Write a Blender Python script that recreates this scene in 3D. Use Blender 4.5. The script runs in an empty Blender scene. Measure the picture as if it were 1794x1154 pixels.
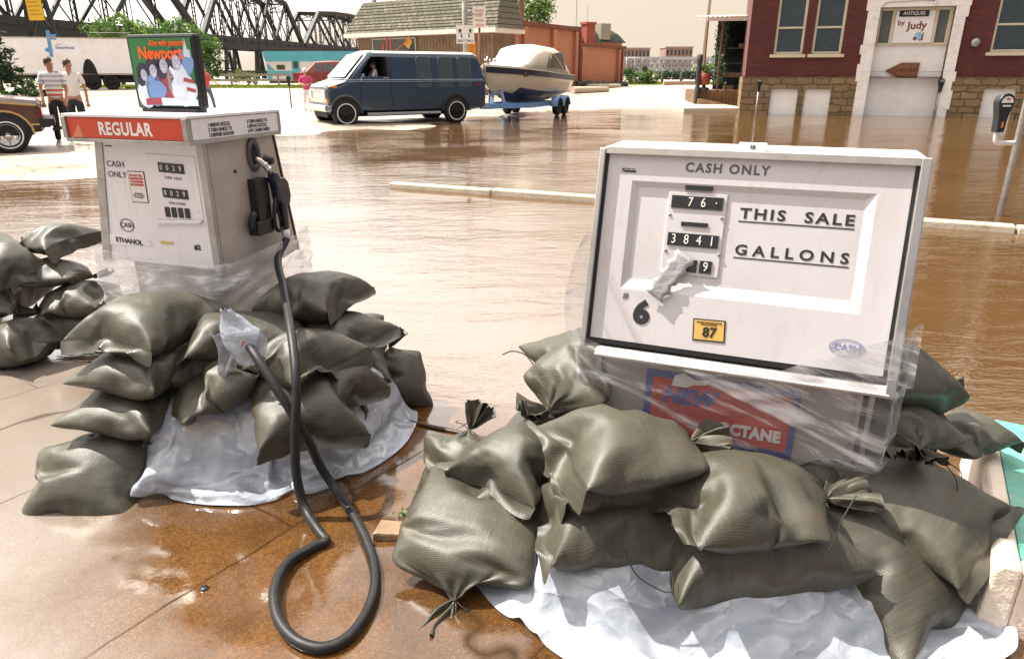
import bpy, bmesh, math, random
import numpy as np
from mathutils import Vector, Matrix, noise
random.seed(7); RNG = np.random.default_rng(7)
S = bpy.context.scene; COL = S.collection; R = math.radians; PI = math.pi

# ------------------------------------------------------------------ camera
CAM_H, PITCH, FPX = 1.45, R(20.2), 1214.0
cd = bpy.data.cameras.new('camera'); cam = bpy.data.objects.new('camera', cd); COL.objects.link(cam)
cam.location = (0, 0, CAM_H); cam.rotation_euler = (R(90) - PITCH, 0, 0)
cd.sensor_width = 36; cd.lens = FPX / 1794 * 36; cd.clip_start = .05; cd.clip_end = 3000
S.camera = cam
# ------------------------------------------------------------------ light
SUN_EL, SUN_AZ = R(57), R(-68)          # azimuth measured from +Y towards +X
SKY_STRENGTH = .058
wd = bpy.data.worlds.new('World'); S.world = wd; wd.use_nodes = True
wn = wd.node_tree.nodes; wl = wd.node_tree.links; wn.clear()
sky = wn.new('ShaderNodeTexSky'); sky.sky_type = 'NISHITA'; sky.sun_disc = False
sky.sun_elevation = SUN_EL; sky.sun_rotation = SUN_AZ; sky.air_density = 1.0; sky.dust_density = 6.0; sky.ozone_density = 1.0
# thin milky summer haze: whitest round an added glow set off the sun to whiten the water, cream along the horizon ahead, duller and bluer at our back
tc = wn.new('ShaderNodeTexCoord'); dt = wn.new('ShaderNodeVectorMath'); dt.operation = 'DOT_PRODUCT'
GLOW_AZ, GLOW_EL = R(-42), R(59)      # middle of the added glow, aimed for bright water reflections
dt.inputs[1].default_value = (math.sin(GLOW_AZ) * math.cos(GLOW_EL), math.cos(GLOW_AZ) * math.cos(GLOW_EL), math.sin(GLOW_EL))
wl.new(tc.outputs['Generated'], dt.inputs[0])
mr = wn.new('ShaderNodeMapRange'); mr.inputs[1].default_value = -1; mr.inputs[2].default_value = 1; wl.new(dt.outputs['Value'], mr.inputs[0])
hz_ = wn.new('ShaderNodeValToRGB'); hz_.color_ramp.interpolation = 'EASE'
HAZE_GLOW = [(0, (1.6, 2.0, 3.0)), (.44, (2.5, 2.9, 3.9)), (.57, (9.0, 7.6, 6.0)), (.74, (10, 8.4, 6.7)), (.78, (22, 20.2, 18.6)), (.85, (33, 31.2, 29.4)), (.93, (18, 17, 16)), (1, (16, 15, 14))]
while len(hz_.color_ramp.elements) < len(HAZE_GLOW): hz_.color_ramp.elements.new(.5)
for e_, (p_, c_) in zip(hz_.color_ramp.elements, HAZE_GLOW): e_.position = p_; e_.color = (*c_, 1)
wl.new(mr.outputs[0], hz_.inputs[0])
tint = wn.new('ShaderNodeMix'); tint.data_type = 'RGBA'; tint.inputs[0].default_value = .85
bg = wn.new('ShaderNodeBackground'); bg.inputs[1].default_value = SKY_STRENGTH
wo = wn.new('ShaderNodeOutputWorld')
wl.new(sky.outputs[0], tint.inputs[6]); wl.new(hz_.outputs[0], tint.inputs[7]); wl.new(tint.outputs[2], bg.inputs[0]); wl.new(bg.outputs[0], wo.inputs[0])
sl = bpy.data.lights.new('sun', 'SUN'); sl.energy = 5.0; sl.angle = R(.5); sl.color = (1, .94, .83)
so = bpy.data.objects.new('sun', sl); COL.objects.link(so)
sd = Vector((math.sin(SUN_AZ) * math.cos(SUN_EL), math.cos(SUN_AZ) * math.cos(SUN_EL), math.sin(SUN_EL)))
so.rotation_euler = sd.to_track_quat('Z', 'Y').to_euler(); so.location = (-20, 20, 40)
S.view_settings.view_transform = 'Standard'; S.view_settings.look = 'None'
S.view_settings.exposure = 0.92; S.view_settings.gamma = 1
S.render.engine = 'CYCLES'; S.cycles.max_bounces = 8; S.cycles.transparent_max_bounces = 16

# ------------------------------------------------------------------ helpers
def at(px, py, Y=None, z=None):
    """world point on the line of sight of a photo pixel, at distance Y or at height z"""
    v = (577 - py) / FPX
    d = Vector(((px - 897) / FPX, math.cos(PITCH) + math.sin(PITCH) * v, -math.sin(PITCH) + math.cos(PITCH) * v))
    t = (Y / d.y) if Y is not None else (z - CAM_H) / d.z
    return Vector((0, 0, CAM_H)) + d * t

class MB:
    """collects shapes and links them as ONE mesh object"""
    def __init__(s): s.V = []; s.F = []; s.M = []; s.T = Matrix.Identity(4); s.SM = []
    def add(s, vs, fs, m=0, smooth=False):
        o = len(s.V); s.V += [tuple(s.T @ Vector(v)) for v in vs]
        for f in fs: s.F.append([i + o for i in f]); s.M.append(m); s.SM.append(smooth)
        return s
    def box(s, x0, x1, y0, y1, z0, z1, m=0):
        v = [(x, y, z) for x in (x0, x1) for y in (y0, y1) for z in (z0, z1)]
        return s.add(v, [(0, 1, 3, 2), (4, 6, 7, 5), (0, 4, 5, 1), (2, 3, 7, 6), (0, 2, 6, 4), (1, 5, 7, 3)], m)
    def quad(s, a, b, c, d, m=0): return s.add([a, b, c, d], [(0, 1, 2, 3)], m)
    def prism(s, pts, ax, a0, a1, m=0, smooth=False):
        """polygon in the two other axes, pushed along axis ax from a0 to a1"""
        n = len(pts)
        def P(p, a): return (a, p[0], p[1]) if ax == 0 else (p[0], a, p[1]) if ax == 1 else (p[0], p[1], a)
        v = [P(p, a0) for p in pts] + [P(p, a1) for p in pts]
        s.add(v, [list(range(n))[::-1], list(range(n, 2 * n))], m)
        o = len(s.V) - 2 * n
        for i in range(n):
            j = (i + 1) % n; s.F.append([o + i, o + j, o + n + j, o + n + i]); s.M.append(m); s.SM.append(smooth)
        return s
    def beam(s, a, b, w, h=None, m=0):
        a, b = Vector(a), Vector(b); h = h or w; d = b - a
        if d.length < 1e-6: return s
        d.normalize(); u = d.cross(Vector((0, 0, 1)))
        if u.length < 1e-3: u = Vector((1, 0, 0))
        u.normalize(); v = u.cross(d)
        vs = []
        for p in (a, b):
            for i, j in ((-1, -1), (1, -1), (1, 1), (-1, 1)): vs.append(p + u * (w / 2 * i) + v * (h / 2 * j))
        return s.add(vs, [(3, 2, 1, 0), (4, 5, 6, 7), (0, 1, 5, 4), (1, 2, 6, 5), (2, 3, 7, 6), (3, 0, 4, 7)], m)
    def tube(s, path, r, n=10, m=0, cap=True):
        P = [Vector(p) for p in path]; rs = r if hasattr(r, '__len__') else [r] * len(P)
        vs = []; up = None
        for i, p in enumerate(P):
            d = (P[min(i + 1, len(P) - 1)] - P[max(i - 1, 0)]).normalized()
            if up is None: up = Vector((0, 0, 1)) if abs(d.z) < .9 else Vector((1, 0, 0))
            u = (up - d * up.dot(d)); u = u.normalized() if u.length > 1e-5 else d.orthogonal().normalized()
            w = d.cross(u); up = u
            for k in range(n):
                a = 2 * PI * k / n; vs.append(p + (u * math.cos(a) + w * math.sin(a)) * rs[i])
        fs = []
        for i in range(len(P) - 1):
            for k in range(n):
                fs.append((i * n + k, i * n + (k + 1) % n, (i + 1) * n + (k + 1) % n, (i + 1) * n + k))
        s.add(vs, fs, m, True)
        if cap:
            o = len(s.V) - len(vs); L = len(vs)
            s.F.append([o + k for k in range(n)][::-1]); s.M.append(m); s.SM.append(False)
            s.F.append([o + L - n + k for k in range(n)]); s.M.append(m); s.SM.append(False)
        return s
    def lathe(s, prof, c=(0, 0, 0), axis='z', n=24, m=0, smooth=True):
        vs = []
        for r, h in prof:
            for k in range(n):
                a = 2 * PI * k / n; x, y = r * math.cos(a), r * math.sin(a)
                p = (x, y, h) if axis == 'z' else (x, h, y) if axis == 'y' else (h, x, y)
                vs.append((p[0] + c[0], p[1] + c[1], p[2] + c[2]))
        fs = []
        for i in range(len(prof) - 1):
            for k in range(n): fs.append((i * n + k, i * n + (k + 1) % n, (i + 1) * n + (k + 1) % n, (i + 1) * n + k))
        return s.add(vs, fs, m, smooth)
    def loft(s, rings, m=0, cap=True, smooth=True, closed=True):
        n = len(rings[0]); vs = [p for r in rings for p in r]; fs = []
        for i in range(len(rings) - 1):
            for k in range(n if closed else n - 1):
                fs.append((i * n + k, i * n + (k + 1) % n, (i + 1) * n + (k + 1) % n, (i + 1) * n + k))
        s.add(vs, fs, m, smooth)
        if cap and closed:
            o = len(s.V) - len(vs)
            s.F.append([o + k for k in range(n)][::-1]); s.M.append(m); s.SM.append(False)
            s.F.append([o + len(vs) - n + k for k in range(n)]); s.M.append(m); s.SM.append(False)
        return s
    def ball(s, c, r, n=12, m=0):
        rx, ry, rz = r if hasattr(r, '__len__') else (r, r, r)
        rings = [[(c[0] + rx * math.sin(t) * math.cos(a), c[1] + ry * math.sin(t) * math.sin(a), c[2] + rz * math.cos(t)) for a in [2 * PI * k / n for k in range(n)]] for t in [PI * (i + .02) / (n // 2 + .04) for i in range(n // 2 + 1)]]
        return s.loft(rings, m)
    def build(s, name, mats, parent=None, bevel=0, fix=True):
        me = bpy.data.meshes.new(name); me.from_pydata(s.V, [], s.F)
        for m in (mats if isinstance(mats, (list, tuple)) else [mats]): me.materials.append(m)
        me.polygons.foreach_set('material_index', s.M); me.polygons.foreach_set('use_smooth', s.SM); me.update()
        if fix:
            b = bmesh.new(); b.from_mesh(me); bmesh.ops.recalc_face_normals(b, faces=b.faces); b.to_mesh(me); b.free()
        o = bpy.data.objects.new(name, me); COL.objects.link(o)
        if parent: o.parent = parent
        if bevel:
            md = o.modifiers.new('edge', 'BEVEL'); md.width = bevel; md.segments = 2; md.limit_method = 'ANGLE'; md.angle_limit = R(40)
        return o

def tag(o, label, cat, group=None, kind=None):
    if label: o['label'] = label
    if cat: o['category'] = cat
    if group: o['group'] = group
    if kind: o['kind'] = kind
    return o
def thing(name, label, cat, loc=(0, 0, 0), yaw=0, group=None):
    o = bpy.data.objects.new(name, None); COL.objects.link(o); o.empty_display_size = .1
    o.location = loc; o.rotation_euler = (0, 0, yaw); return tag(o, label, cat, group)
def struct(o): o['kind'] = 'structure'; return o
def bake(o):
    """replace a modifier stack by its result"""
    dg = bpy.context.evaluated_depsgraph_get(); dg.update()
    me = bpy.data.meshes.new_from_object(o.evaluated_get(dg)); o.modifiers.clear(); o.data = me; return o
def copy_tree(o, parent=None):
    c = o.copy(); COL.objects.link(c)
    if parent: c.parent = parent
    for ch in list(o.children): copy_tree(ch, c)
    return c
def text(body, size, mat, parent, M, name='lettering', sx=1, bold=0, depth=.0015, align='CENTER', space=1.0, line=1.0, shear=0):
    """raised lettering; M places it: text x to the right, text y up, z out of the surface"""
    cu = bpy.data.curves.new('t', 'FONT'); cu.body = body; cu.size = size; cu.extrude = depth / 2; cu.offset = bold
    cu.align_x = align; cu.align_y = 'CENTER'; cu.space_character = space; cu.space_line = line; cu.resolution_u = 3; cu.shear = shear
    t = bpy.data.objects.new('t', cu); COL.objects.link(t)
    dg = bpy.context.evaluated_depsgraph_get(); dg.update()
    me = bpy.data.meshes.new_from_object(t.evaluated_get(dg)); bpy.data.objects.remove(t); bpy.data.curves.remove(cu)
    me.transform(Matrix.Diagonal((sx, 1, 1, 1))); me.transform(M); me.materials.clear(); me.materials.append(mat); me.name = name
    o = bpy.data.objects.new(name, me); COL.objects.link(o)
    if parent: o.parent = parent
    return o
def TM(loc, right=(1, 0, 0), up=(0, 0, 1)):
    r = Vector(right).normalized(); u = Vector(up).normalized(); n = r.cross(u).normalized(); u = n.cross(r)
    return Matrix(((r.x, u.x, n.x, loc[0]), (r.y, u.y, n.y, loc[1]), (r.z, u.z, n.z, loc[2]), (0, 0, 0, 1)))
def spline(pts, n=8):
    P = [Vector(p) for p in pts]; P = [P[0] * 2 - P[1]] + P + [P[-1] * 2 - P[-2]]; out = []
    for i in range(1, len(P) - 2):
        a, b, c, d = P[i - 1:i + 3]
        for k in range(n):
            t = k / n; out.append(.5 * ((2 * b) + (c - a) * t + (2 * a - 5 * b + 4 * c - d) * t * t + (3 * b - a - 3 * c + d) * t ** 3))
    return out + [P[-2]]

# ------------------------------------------------------------------ materials
class N:
    def __init__(s, name):
        s.m = bpy.data.materials.new(name); s.m.use_nodes = True; s.t = s.m.node_tree; s.n = s.t.nodes; s.l = s.t.links
        s.b = s.n['Principled BSDF']; s.out = s.n['Material Output']; s.co = s.n.new('ShaderNodeTexCoord')
    def mk(s, t, **k):
        n = s.n.new(t)
        for a, v in k.items():
            if hasattr(n, a) and not a.startswith('i_'): setattr(n, a, v)
        return n
    def noise(s, scale, detail=4, rough=.6, vec=None, dist=0, stretch=None):
        n = s.n.new('ShaderNodeTexNoise'); n.inputs['Scale'].default_value = scale; n.inputs['Detail'].default_value = detail
        n.inputs['Roughness'].default_value = rough; n.inputs['Distortion'].default_value = dist
        v = vec or s.co.outputs['Object']
        if stretch:
            mp = s.n.new('ShaderNodeMapping'); mp.inputs['Scale'].default_value = stretch; s.l.new(v, mp.inputs[0]); v = mp.outputs[0]
        s.l.new(v, n.inputs['Vector']); return n.outputs[0]
    def ramp(s, f, stops):
        r = s.n.new('ShaderNodeValToRGB'); e = r.color_ramp.elements
        while len(e) < len(stops): e.new(.5)
        for i, (p, c) in enumerate(stops): e[i].position = p; e[i].color = (c[0], c[1], c[2], 1) if hasattr(c, '__len__') else (c, c, c, 1)
        s.l.new(f, r.inputs[0]); return r.outputs[0]
    def mix(s, f, a, b, mode='MIX'):
        n = s.n.new('ShaderNodeMix'); n.data_type = 'RGBA'; n.blend_type = mode
        for i, v in ((0, f), (6, a), (7, b)):
            if isinstance(v, (int, float)): n.inputs[i].default_value = v if i == 0 else (v, v, v, 1)
            elif isinstance(v, tuple): n.inputs[i].default_value = (v[0], v[1], v[2], 1)
            else: s.l.new(v, n.inputs[i])
        return n.outputs[2]
    def math(s, op, a, b=0):
        n = s.n.new('ShaderNodeMath'); n.operation = op
        for i, v in enumerate((a, b)):
            if isinstance(v, (int, float)): n.inputs[i].default_value = v
            else: s.l.new(v, n.inputs[i])
        return n.outputs[0]
    def bump(s, h, strength, dist=.01, prev=None):
        n = s.n.new('ShaderNodeBump'); n.inputs['Strength'].default_value = strength; n.inputs['Distance'].default_value = dist
        s.l.new(h, n.inputs['Height'])
        if prev: s.l.new(prev, n.inputs['Normal'])
        s.l.new(n.outputs[0], s.b.inputs['Normal']); return n.outputs[0]
    def set(s, key, v):
        i = s.b.inputs[key]
        if isinstance(v, (int, float)): i.default_value = v
        elif isinstance(v, tuple): i.default_value = (v[0], v[1], v[2], 1)
        else: s.l.new(v, i)
        return s

def P(name, col, rough=.5, metal=0, var=.15, vs=6, bump=0, bs=40, coat=0, spec=.5, dirt=None, dirt_amt=.3):
    n = N(name); f = n.noise(vs, 5)
    c = n.mix(n.ramp(f, [(.3, 0), (.7, 1)]), tuple(x * (1 - var) for x in col), tuple(min(1, x * (1 + var)) for x in col))
    if dirt:
        c = n.mix(n.ramp(n.noise(vs * 2.3, 8, .7), [(.5, 0), (.72, dirt_amt)]), c, dirt)
    n.set('Base Color', c).set('Metallic', metal).set('Specular IOR Level', spec)
    n.set('Roughness', n.math('ADD', n.math('MULTIPLY', n.noise(vs * 3, 4), .16), rough - .08))
    if coat: n.set('Coat Weight', coat); n.b.inputs['Coat Roughness'].default_value = .06
    if bump: n.bump(n.noise(bs, 5), bump, .01)
    return n.m

def bag_material(name, a, b):
    n = N(name); oi = n.mk('ShaderNodeObjectInfo')
    f = n.noise(5, 6, .6); c = n.mix(n.ramp(f, [(.3, 0), (.7, 1)]), a, b)
    c = n.mix(n.math('MULTIPLY', oi.outputs['Random'], .55), c, tuple(x * .62 for x in a))
    st = n.noise(1, 3, .6, stretch=(6, 160, 6)); c = n.mix(n.ramp(st, [(.35, 0), (.65, .34)]), c, tuple(x * .62 for x in a))
    st2 = n.noise(1, 3, .6, stretch=(150, 7, 6)); c = n.mix(n.ramp(st2, [(.4, 0), (.7, .25)]), c, tuple(min(1, x * 1.35) for x in b))
    c = n.mix(n.ramp(n.noise(9, 9, .75), [(.50, 0), (.72, .6)]), c, (.07, .045, .022))
    n.set('Base Color', c).set('Roughness', n.math('ADD', n.math('MULTIPLY', n.noise(14, 4), .24), .30)).set('IOR', 1.5)
    w1 = n.mk('ShaderNodeTexWave'); w1.bands_direction = 'X'; w1.inputs['Scale'].default_value = 75; w1.inputs['Distortion'].default_value = .6
    w2 = n.mk('ShaderNodeTexWave'); w2.bands_direction = 'Y'; w2.inputs['Scale'].default_value = 75; w2.inputs['Distortion'].default_value = .6
    for w in (w1, w2): n.l.new(n.co.outputs['Object'], w.inputs[0])
    weave = n.math('MULTIPLY', w1.outputs[1], w2.outputs[1])
    p = n.bump(weave, .27, .002)
    p = n.bump(n.noise(9, 4, .55, dist=.8), .22, .010, p)
    n.bump(n.noise(1, 4, .6, dist=.6, stretch=(14, 46, 14)), .22, .005, p)
    return n.m

M = {}
M['bag'] = bag_material('sandbag_weave', (.050, .048, .035), (.090, .086, .062))
M['string'] = P('string', (.03, .027, .022), .8)
def enamel(name='white_enamel', g=1.0):
    n = N(name); c = n.mix(n.ramp(n.noise(3, 5), [(.3, 0), (.7, 1)]), (.74 * g, .715 * g, .745 * g), (.82 * g, .795 * g, .825 * g))
    c = n.mix(n.ramp(n.noise(1, 5, .6, stretch=(34, 34, 2.2)), [(.56, 0), (.80, .30)]), c, (.36, .28, .19))
    c = n.mix(n.ramp(n.noise(46, 3, .6), [(.70, 0), (.76, .5)]), c, (.22, .12, .06)); c = n.mix(n.ramp(n.noise(2.3, 9, .75), [(.52, 0), (.75, .30)]), c, (.45, .40, .34))
    n.set('Base Color', c).set('Roughness', n.ramp(n.noise(5, 6), [(.35, .16), (.7, .42)])); n.bump(n.noise(2.2, 3), .08, .02); return n.m
M['white_enamel'] = enamel(); M['dial_white'] = enamel('dial_white', .72)
M['steel'] = P('brushed_steel', (.62, .60, .58), .34, 1, var=.12, vs=9)
M['galv'] = P('grey_steel', (.40, .39, .38), .45, .6, var=.2, vs=8, dirt=(.2, .13, .07), dirt_amt=.4)
M['cab_paint'] = P('taupe_cabinet_paint', (.38, .34, .30), .45, var=.12, vs=7, bump=.15, bs=120)
M['black'] = P('black_plastic', (.012, .012, .014), .4, var=.3)
M['rubber'] = P('black_rubber', (.010, .011, .013), .50, var=.35, vs=15, spec=.35, dirt=(.06, .05, .045), dirt_amt=.25)
M['dark'] = P('dark_void', (.006, .006, .007), .7)
M['ink'] = P('black_ink', (.018, .018, .02), .5)
M['ink_soft'] = P('faded_marker', (.10, .09, .11), .7)
M['ink_blue'] = P('faded_blue_ink', (.22, .25, .40), .6)
M['white_ink'] = P('white_lettering', (.78, .76, .74), .5)
M['red_ink'] = P('red_ink', (.55, .06, .03), .5)
M['red_panel'] = P('red_panel', (.55, .055, .02), .35, var=.12)
M['yellow_label'] = P('yellow_label', (.66, .42, .11), .5)
M['glass_dark'] = P('dark_glass', (.015, .018, .022), .06, spec=.8)
M['digit_strip'] = P('number_wheel', (.02, .022, .025), .25)
M['tape'] = P('duct_tape', (.42, .42, .44), .32, .3, var=.25, vs=14, bump=.5, bs=30)
M['decal_blue'] = P('blue_decal', (.035, .065, .30), .45); M['decal_red'] = P('red_decal', (.52, .035, .015), .45, var=.2)
M['paper'] = P('torn_paper', (.75, .73, .72), .7)
M['weed'] = P('weed', (.10, .16, .03), .6)
M['stone_slab'] = P('wet_stone', (.26, .17, .10), .3, var=.3, vs=10, bump=.4)
M['wood_old'] = P('wet_old_wood', (.055, .03, .015), .5, var=.4, vs=12, bump=.5)
M['white_paint'] = P('chalky_white_paint', (.74, .68, .58), .7, var=.10, vs=5, bump=.6, bs=30, dirt=(.35, .27, .18), dirt_amt=.3)
M['stucco'] = P('rough_painted_stucco', (.74, .64, .54), .8, var=.10, vs=6, bump=1.0, bs=26, dirt=(.30, .22, .14), dirt_amt=.3)
M['teal'] = P('teal_paint', (.10, .36, .30), .45, var=.25, vs=5, bump=.5, bs=25, dirt=(.35, .42, .34), dirt_amt=.7)
def plastic_mat():
    n = N('milky_plastic'); c = n.mix(n.ramp(n.noise(5, 6), [(.3, 0), (.7, 1)]), (.36, .40, .48), (.50, .55, .64))
    c = n.mix(n.ramp(n.noise(13, 9, .78), [(.58, 0), (.76, .75)]), c, (.08, .066, .05))
    n.set('Base Color', c).set('Roughness', .20).set('IOR', 1.7)
    rd = lambda sc_, d_: n.math('POWER', n.math('SUBTRACT', 1.0, n.math('ABSOLUTE', n.math('SUBTRACT', n.math('MULTIPLY', n.noise(1, 2, .45, dist=d_, stretch=sc_), 2.0), 1.0))), 5.0)
    p = n.bump(rd((4, 5, 7), .4), .42, .022); p = n.bump(rd((15, 11, 22), .7), .20, .005, p)
    n.bump(n.noise(1, 4, .6, dist=.6, stretch=(24, 9, 20)), .25, .006, p)
    tr = n.mk('ShaderNodeBsdfTransparent'); mx = n.mk('ShaderNodeMixShader')
    n.l.new(n.ramp(n.noise(4, 4), [(.4, .66), (.72, 1)]), mx.inputs[0]); n.l.new(tr.outputs[0], mx.inputs[1]); n.l.new(n.b.outputs[0], mx.inputs[2])
    n.l.new(mx.outputs[0], n.out.inputs[0]); return n.m
M['plastic'] = plastic_mat()
def film_mat(name, lo, hi, stretch, rot=(0, 0, 0)):
    n = N(name); n.set('Base Color', (.80, .80, .84)).set('Roughness', .22).set('Specular IOR Level', .6)
    mp = n.mk('ShaderNodeMapping'); mp.inputs['Rotation'].default_value = rot; n.l.new(n.co.outputs['Object'], mp.inputs[0]); f = n.noise(1, 6, .62, vec=mp.outputs[0], dist=.6, stretch=stretch)
    n.bump(f, .6, .02)
    lw = n.mk('ShaderNodeLayerWeight'); lw.inputs[0].default_value = .35
    fac = n.math('ADD', n.ramp(f, [(.38, lo), (.52, lo * 1.6), (.66, hi)]), n.math('MULTIPLY', lw.outputs['Facing'], .25))
    tr = n.mk('ShaderNodeBsdfTransparent'); tr.inputs[0].default_value = (.95, .95, .96, 1); mx = n.mk('ShaderNodeMixShader')
    n.l.new(fac, mx.inputs[0]); n.l.new(tr.outputs[0], mx.inputs[1]); n.l.new(n.b.outputs[0], mx.inputs[2]); n.l.new(mx.outputs[0], n.out.inputs[0])
    return n.m
M['film'] = film_mat('clear_plastic_film', .17, .80, (5, 5, 22))
M['film2'] = film_mat('stretched_plastic_film', .07, .78, (2.2, 4, 20), (0, R(-18), 0))
# ================================================================== cloth: sandbag shapes and plastic sheets are settled by the cloth solver
def sim_mesh(name, verts, faces, x, mods=True):
    me = bpy.data.meshes.new(name); me.from_pydata(verts, [], faces); me.update(); o = bpy.data.objects.new(name, me); COL.objects.link(o); o.location = (x, 0, 0); return o
def collider(kind, x, loc, rad, rz=0):
    b = MB()
    if kind == 'ball': b.ball((0, 0, 0), 1, 24)
    else: b.lathe([(.01, -1), (1, -1), (1, 1), (.01, 1)], (0, 0, 0), 'y', 40)
    o = b.build('collider', []); o.scale = rad; o.location = (x + loc[0], loc[1], loc[2]); o.rotation_euler = (0, 0, rz)
    o.modifiers.new('c', 'COLLISION'); o.collision.thickness_outer = .005; o.collision.cloth_friction = 20; return o
def bag_topology(tied, nx, ny):
    hem = 3; idx = {}; k = 0; F = []
    for lay in (0, 1):
        for i in range(nx + 1):
            for j in range(ny + 1):
                if lay and (j == 0 or j == ny or i <= hem or (not tied and i == nx)): idx[1, i, j] = idx[0, i, j]; continue
                idx[lay, i, j] = k; k += 1
    for lay in (0, 1):
        for i in range(nx):
            for j in range(ny):
                if lay and i < hem: continue
                q = []
                for c in (idx[lay, i, j], idx[lay, i + 1, j], idx[lay, i + 1, j + 1], idx[lay, i, j + 1]):
                    if c not in q: q.append(c)
                if lay: q.reverse()
                if len(q) > 2: F.append(q)
    return F, idx, k
def cloth_bag(x, tied, nx=34, ny=20, L=.64, W=.42, press=3.3, seed=1, z0=.12):
    F, idx, n = bag_topology(tied, nx, ny); flat = [None] * n; start = [None] * n; push = [1.0] * n; neck = []
    nt = int(nx * .79); X = lambda i: -L / 2 + L * i / nx
    for (lay, i, j), k in idx.items():
        if flat[k] is not None: continue
        px_, py_ = X(i), -W / 2 + W * j / ny; edge = j == 0 or j == ny or i <= 3 or (not tied and i == nx)
        pz = 0 if edge else (.006 if lay == 0 else -.006); flat[k] = (px_, py_, pz); t = py_ / (W / 2)
        if i <= 3: push[k] = 0
        if tied:
            d = px_ - X(nt)
            if d < 0: s = min(1, max(.05, -d / .14)); s = max(.06, s * s * (3 - 2 * s))
            else: s = .06 + .40 * min(1, d / (L / 2 - X(nt))); push[k] = 0
            a = t * .5 * PI * .98; side = 1 if lay == 0 else -1; py_ *= s
            if s < .9:
                pz += side * (1 - s) * math.cos(a) * .012 + math.sin(t * 13 + lay * 1.5) * (1 - s) * .010
                if d > 0: pz = side * math.cos(a) * (.012 + .22 * d) + math.sin(t * 11 + lay * 2) * (.004 + .16 * d)
            if i in (nt, nt + 1): neck.append(k)
        q = noise.noise_vector(Vector((px_ * 9 + seed * 3, py_ * 9, pz * 9))) * .012
        start[k] = (px_ + q.x, py_ + q.y, pz + q.z + z0)
    o = sim_mesh('cloth_bag', flat, F, x); kb0 = o.shape_key_add(name='Basis'); kb = o.shape_key_add(name='start')
    for k in range(n): kb.data[k].co = start[k]
    kb.value = 1
    g = o.vertex_groups.new(name='push')
    for k in range(n): g.add([k], push[k], 'REPLACE')
    c = o.modifiers.new('cloth', 'CLOTH'); s = c.settings; s.quality = 7; s.mass = .02
    s.tension_stiffness = 50; s.compression_stiffness = 20; s.shear_stiffness = 10; s.bending_stiffness = .03; s.tension_damping = s.compression_damping = s.shear_damping = 10; s.bending_damping = .5; s.air_damping = 4
    s.use_pressure = True; s.uniform_pressure_force = press; s.vertex_group_pressure = 'push'; s.rest_shape_key = kb0
    c.collision_settings.distance_min = .004
    if neck:
        g2 = o.vertex_groups.new(name='shrink'); g2.add(neck, 1, 'REPLACE'); s.vertex_group_shrink = 'shrink'; s.shrink_min = 0; s.shrink_max = .93
    c.point_cache.frame_end = SIMF + 5; return o, F, idx, nx, ny
def cloth_sheet(x, C, th0, th1, r0, r1, z0, z1, nt=92, nr=36, seed=0):
    V_ = []
    for i in range(nt + 1):
        for j in range(nr + 1):
            th, u = th0 + (th1 - th0) * i / nt, j / nr; r = r0 + (r1 - r0) * u; q = noise.noise_vector(Vector((th * 3 + seed, u * 4, .5))) * .02
            V_.append((C[0] + r * math.cos(th) + q.x, C[1] + r * math.sin(th) + q.y, z0 + (z1 - z0) * u + q.z))
    F = [(i * (nr + 1) + j, (i + 1) * (nr + 1) + j, (i + 1) * (nr + 1) + j + 1, i * (nr + 1) + j + 1) for i in range(nt) for j in range(nr)]
    o = sim_mesh('cloth_sheet', V_, F, x); g = o.vertex_groups.new(name='pin'); g.add([i * (nr + 1) for i in range(nt + 1)], 1, 'REPLACE')
    c = o.modifiers.new('cloth', 'CLOTH'); s = c.settings; s.quality = 8; s.mass = .03; s.tension_stiffness = 40; s.compression_stiffness = 30; s.shear_stiffness = 15; s.bending_stiffness = .02; s.air_damping = 2; s.vertex_group_mass = 'pin'; s.shrink_min = -.11
    c.collision_settings.distance_min = .006; c.collision_settings.collision_quality = 3; c.point_cache.frame_end = SIMF + 5; return o, F, nt, nr
SIMF = 62; sims = {}; col_ = []
b = MB(); b.quad((-300, -20, 0), (300, -20, 0), (300, 20, 0), (-300, 20, 0)); g_ = b.build('collider', []); g_.modifiers.new('c', 'COLLISION'); g_.collision.thickness_outer = .004; g_.collision.cloth_friction = 25; col_.append(g_)
sims['hem'] = cloth_bag(10, False, seed=1); sims['hem_soft'] = cloth_bag(20, False, seed=4, press=2.8)
sims['hem_bent'] = cloth_bag(30, False, seed=2, press=2.5, z0=.32); col_.append(collider('roll', 30, (.12, 0, -.02), (.20, .5, .20)))
sims['tied'] = cloth_bag(40, True, seed=3, L=.74); sims['tied_soft'] = cloth_bag(50, True, seed=6, press=2.4, L=.74)
sims['tied_bent'] = cloth_bag(60, True, seed=5, press=2.5, L=.74, z0=.32); col_.append(collider('roll', 60, (-.08, 0, -.02), (.20, .5, .20)))
sims['sheet_l'] = cloth_sheet(70, (-1.05, 2.72), R(195), R(358), .22, .75, .34, .30, seed=1)
for (x_, y_, z_, rx, ry, rz, yw) in ((-1.22, 2.40, .09, .24, .16, .20, -5), (-.82, 2.44, .09, .22, .15, .17, 25), (-.66, 2.78, .09, .15, .24, .18, 0), (-1.52, 2.62, .09, .15, .24, .15, 0), (-1.1, 2.6, .12, .22, .16, .16, 0)): col_.append(collider('ball', 70, (x_, y_, z_), (rx, ry, rz), R(yw)))
sims['sheet_r'] = cloth_sheet(80, (.72, 2.22), R(185), R(345), .30, 1.02, .22, .22, seed=5)
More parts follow.
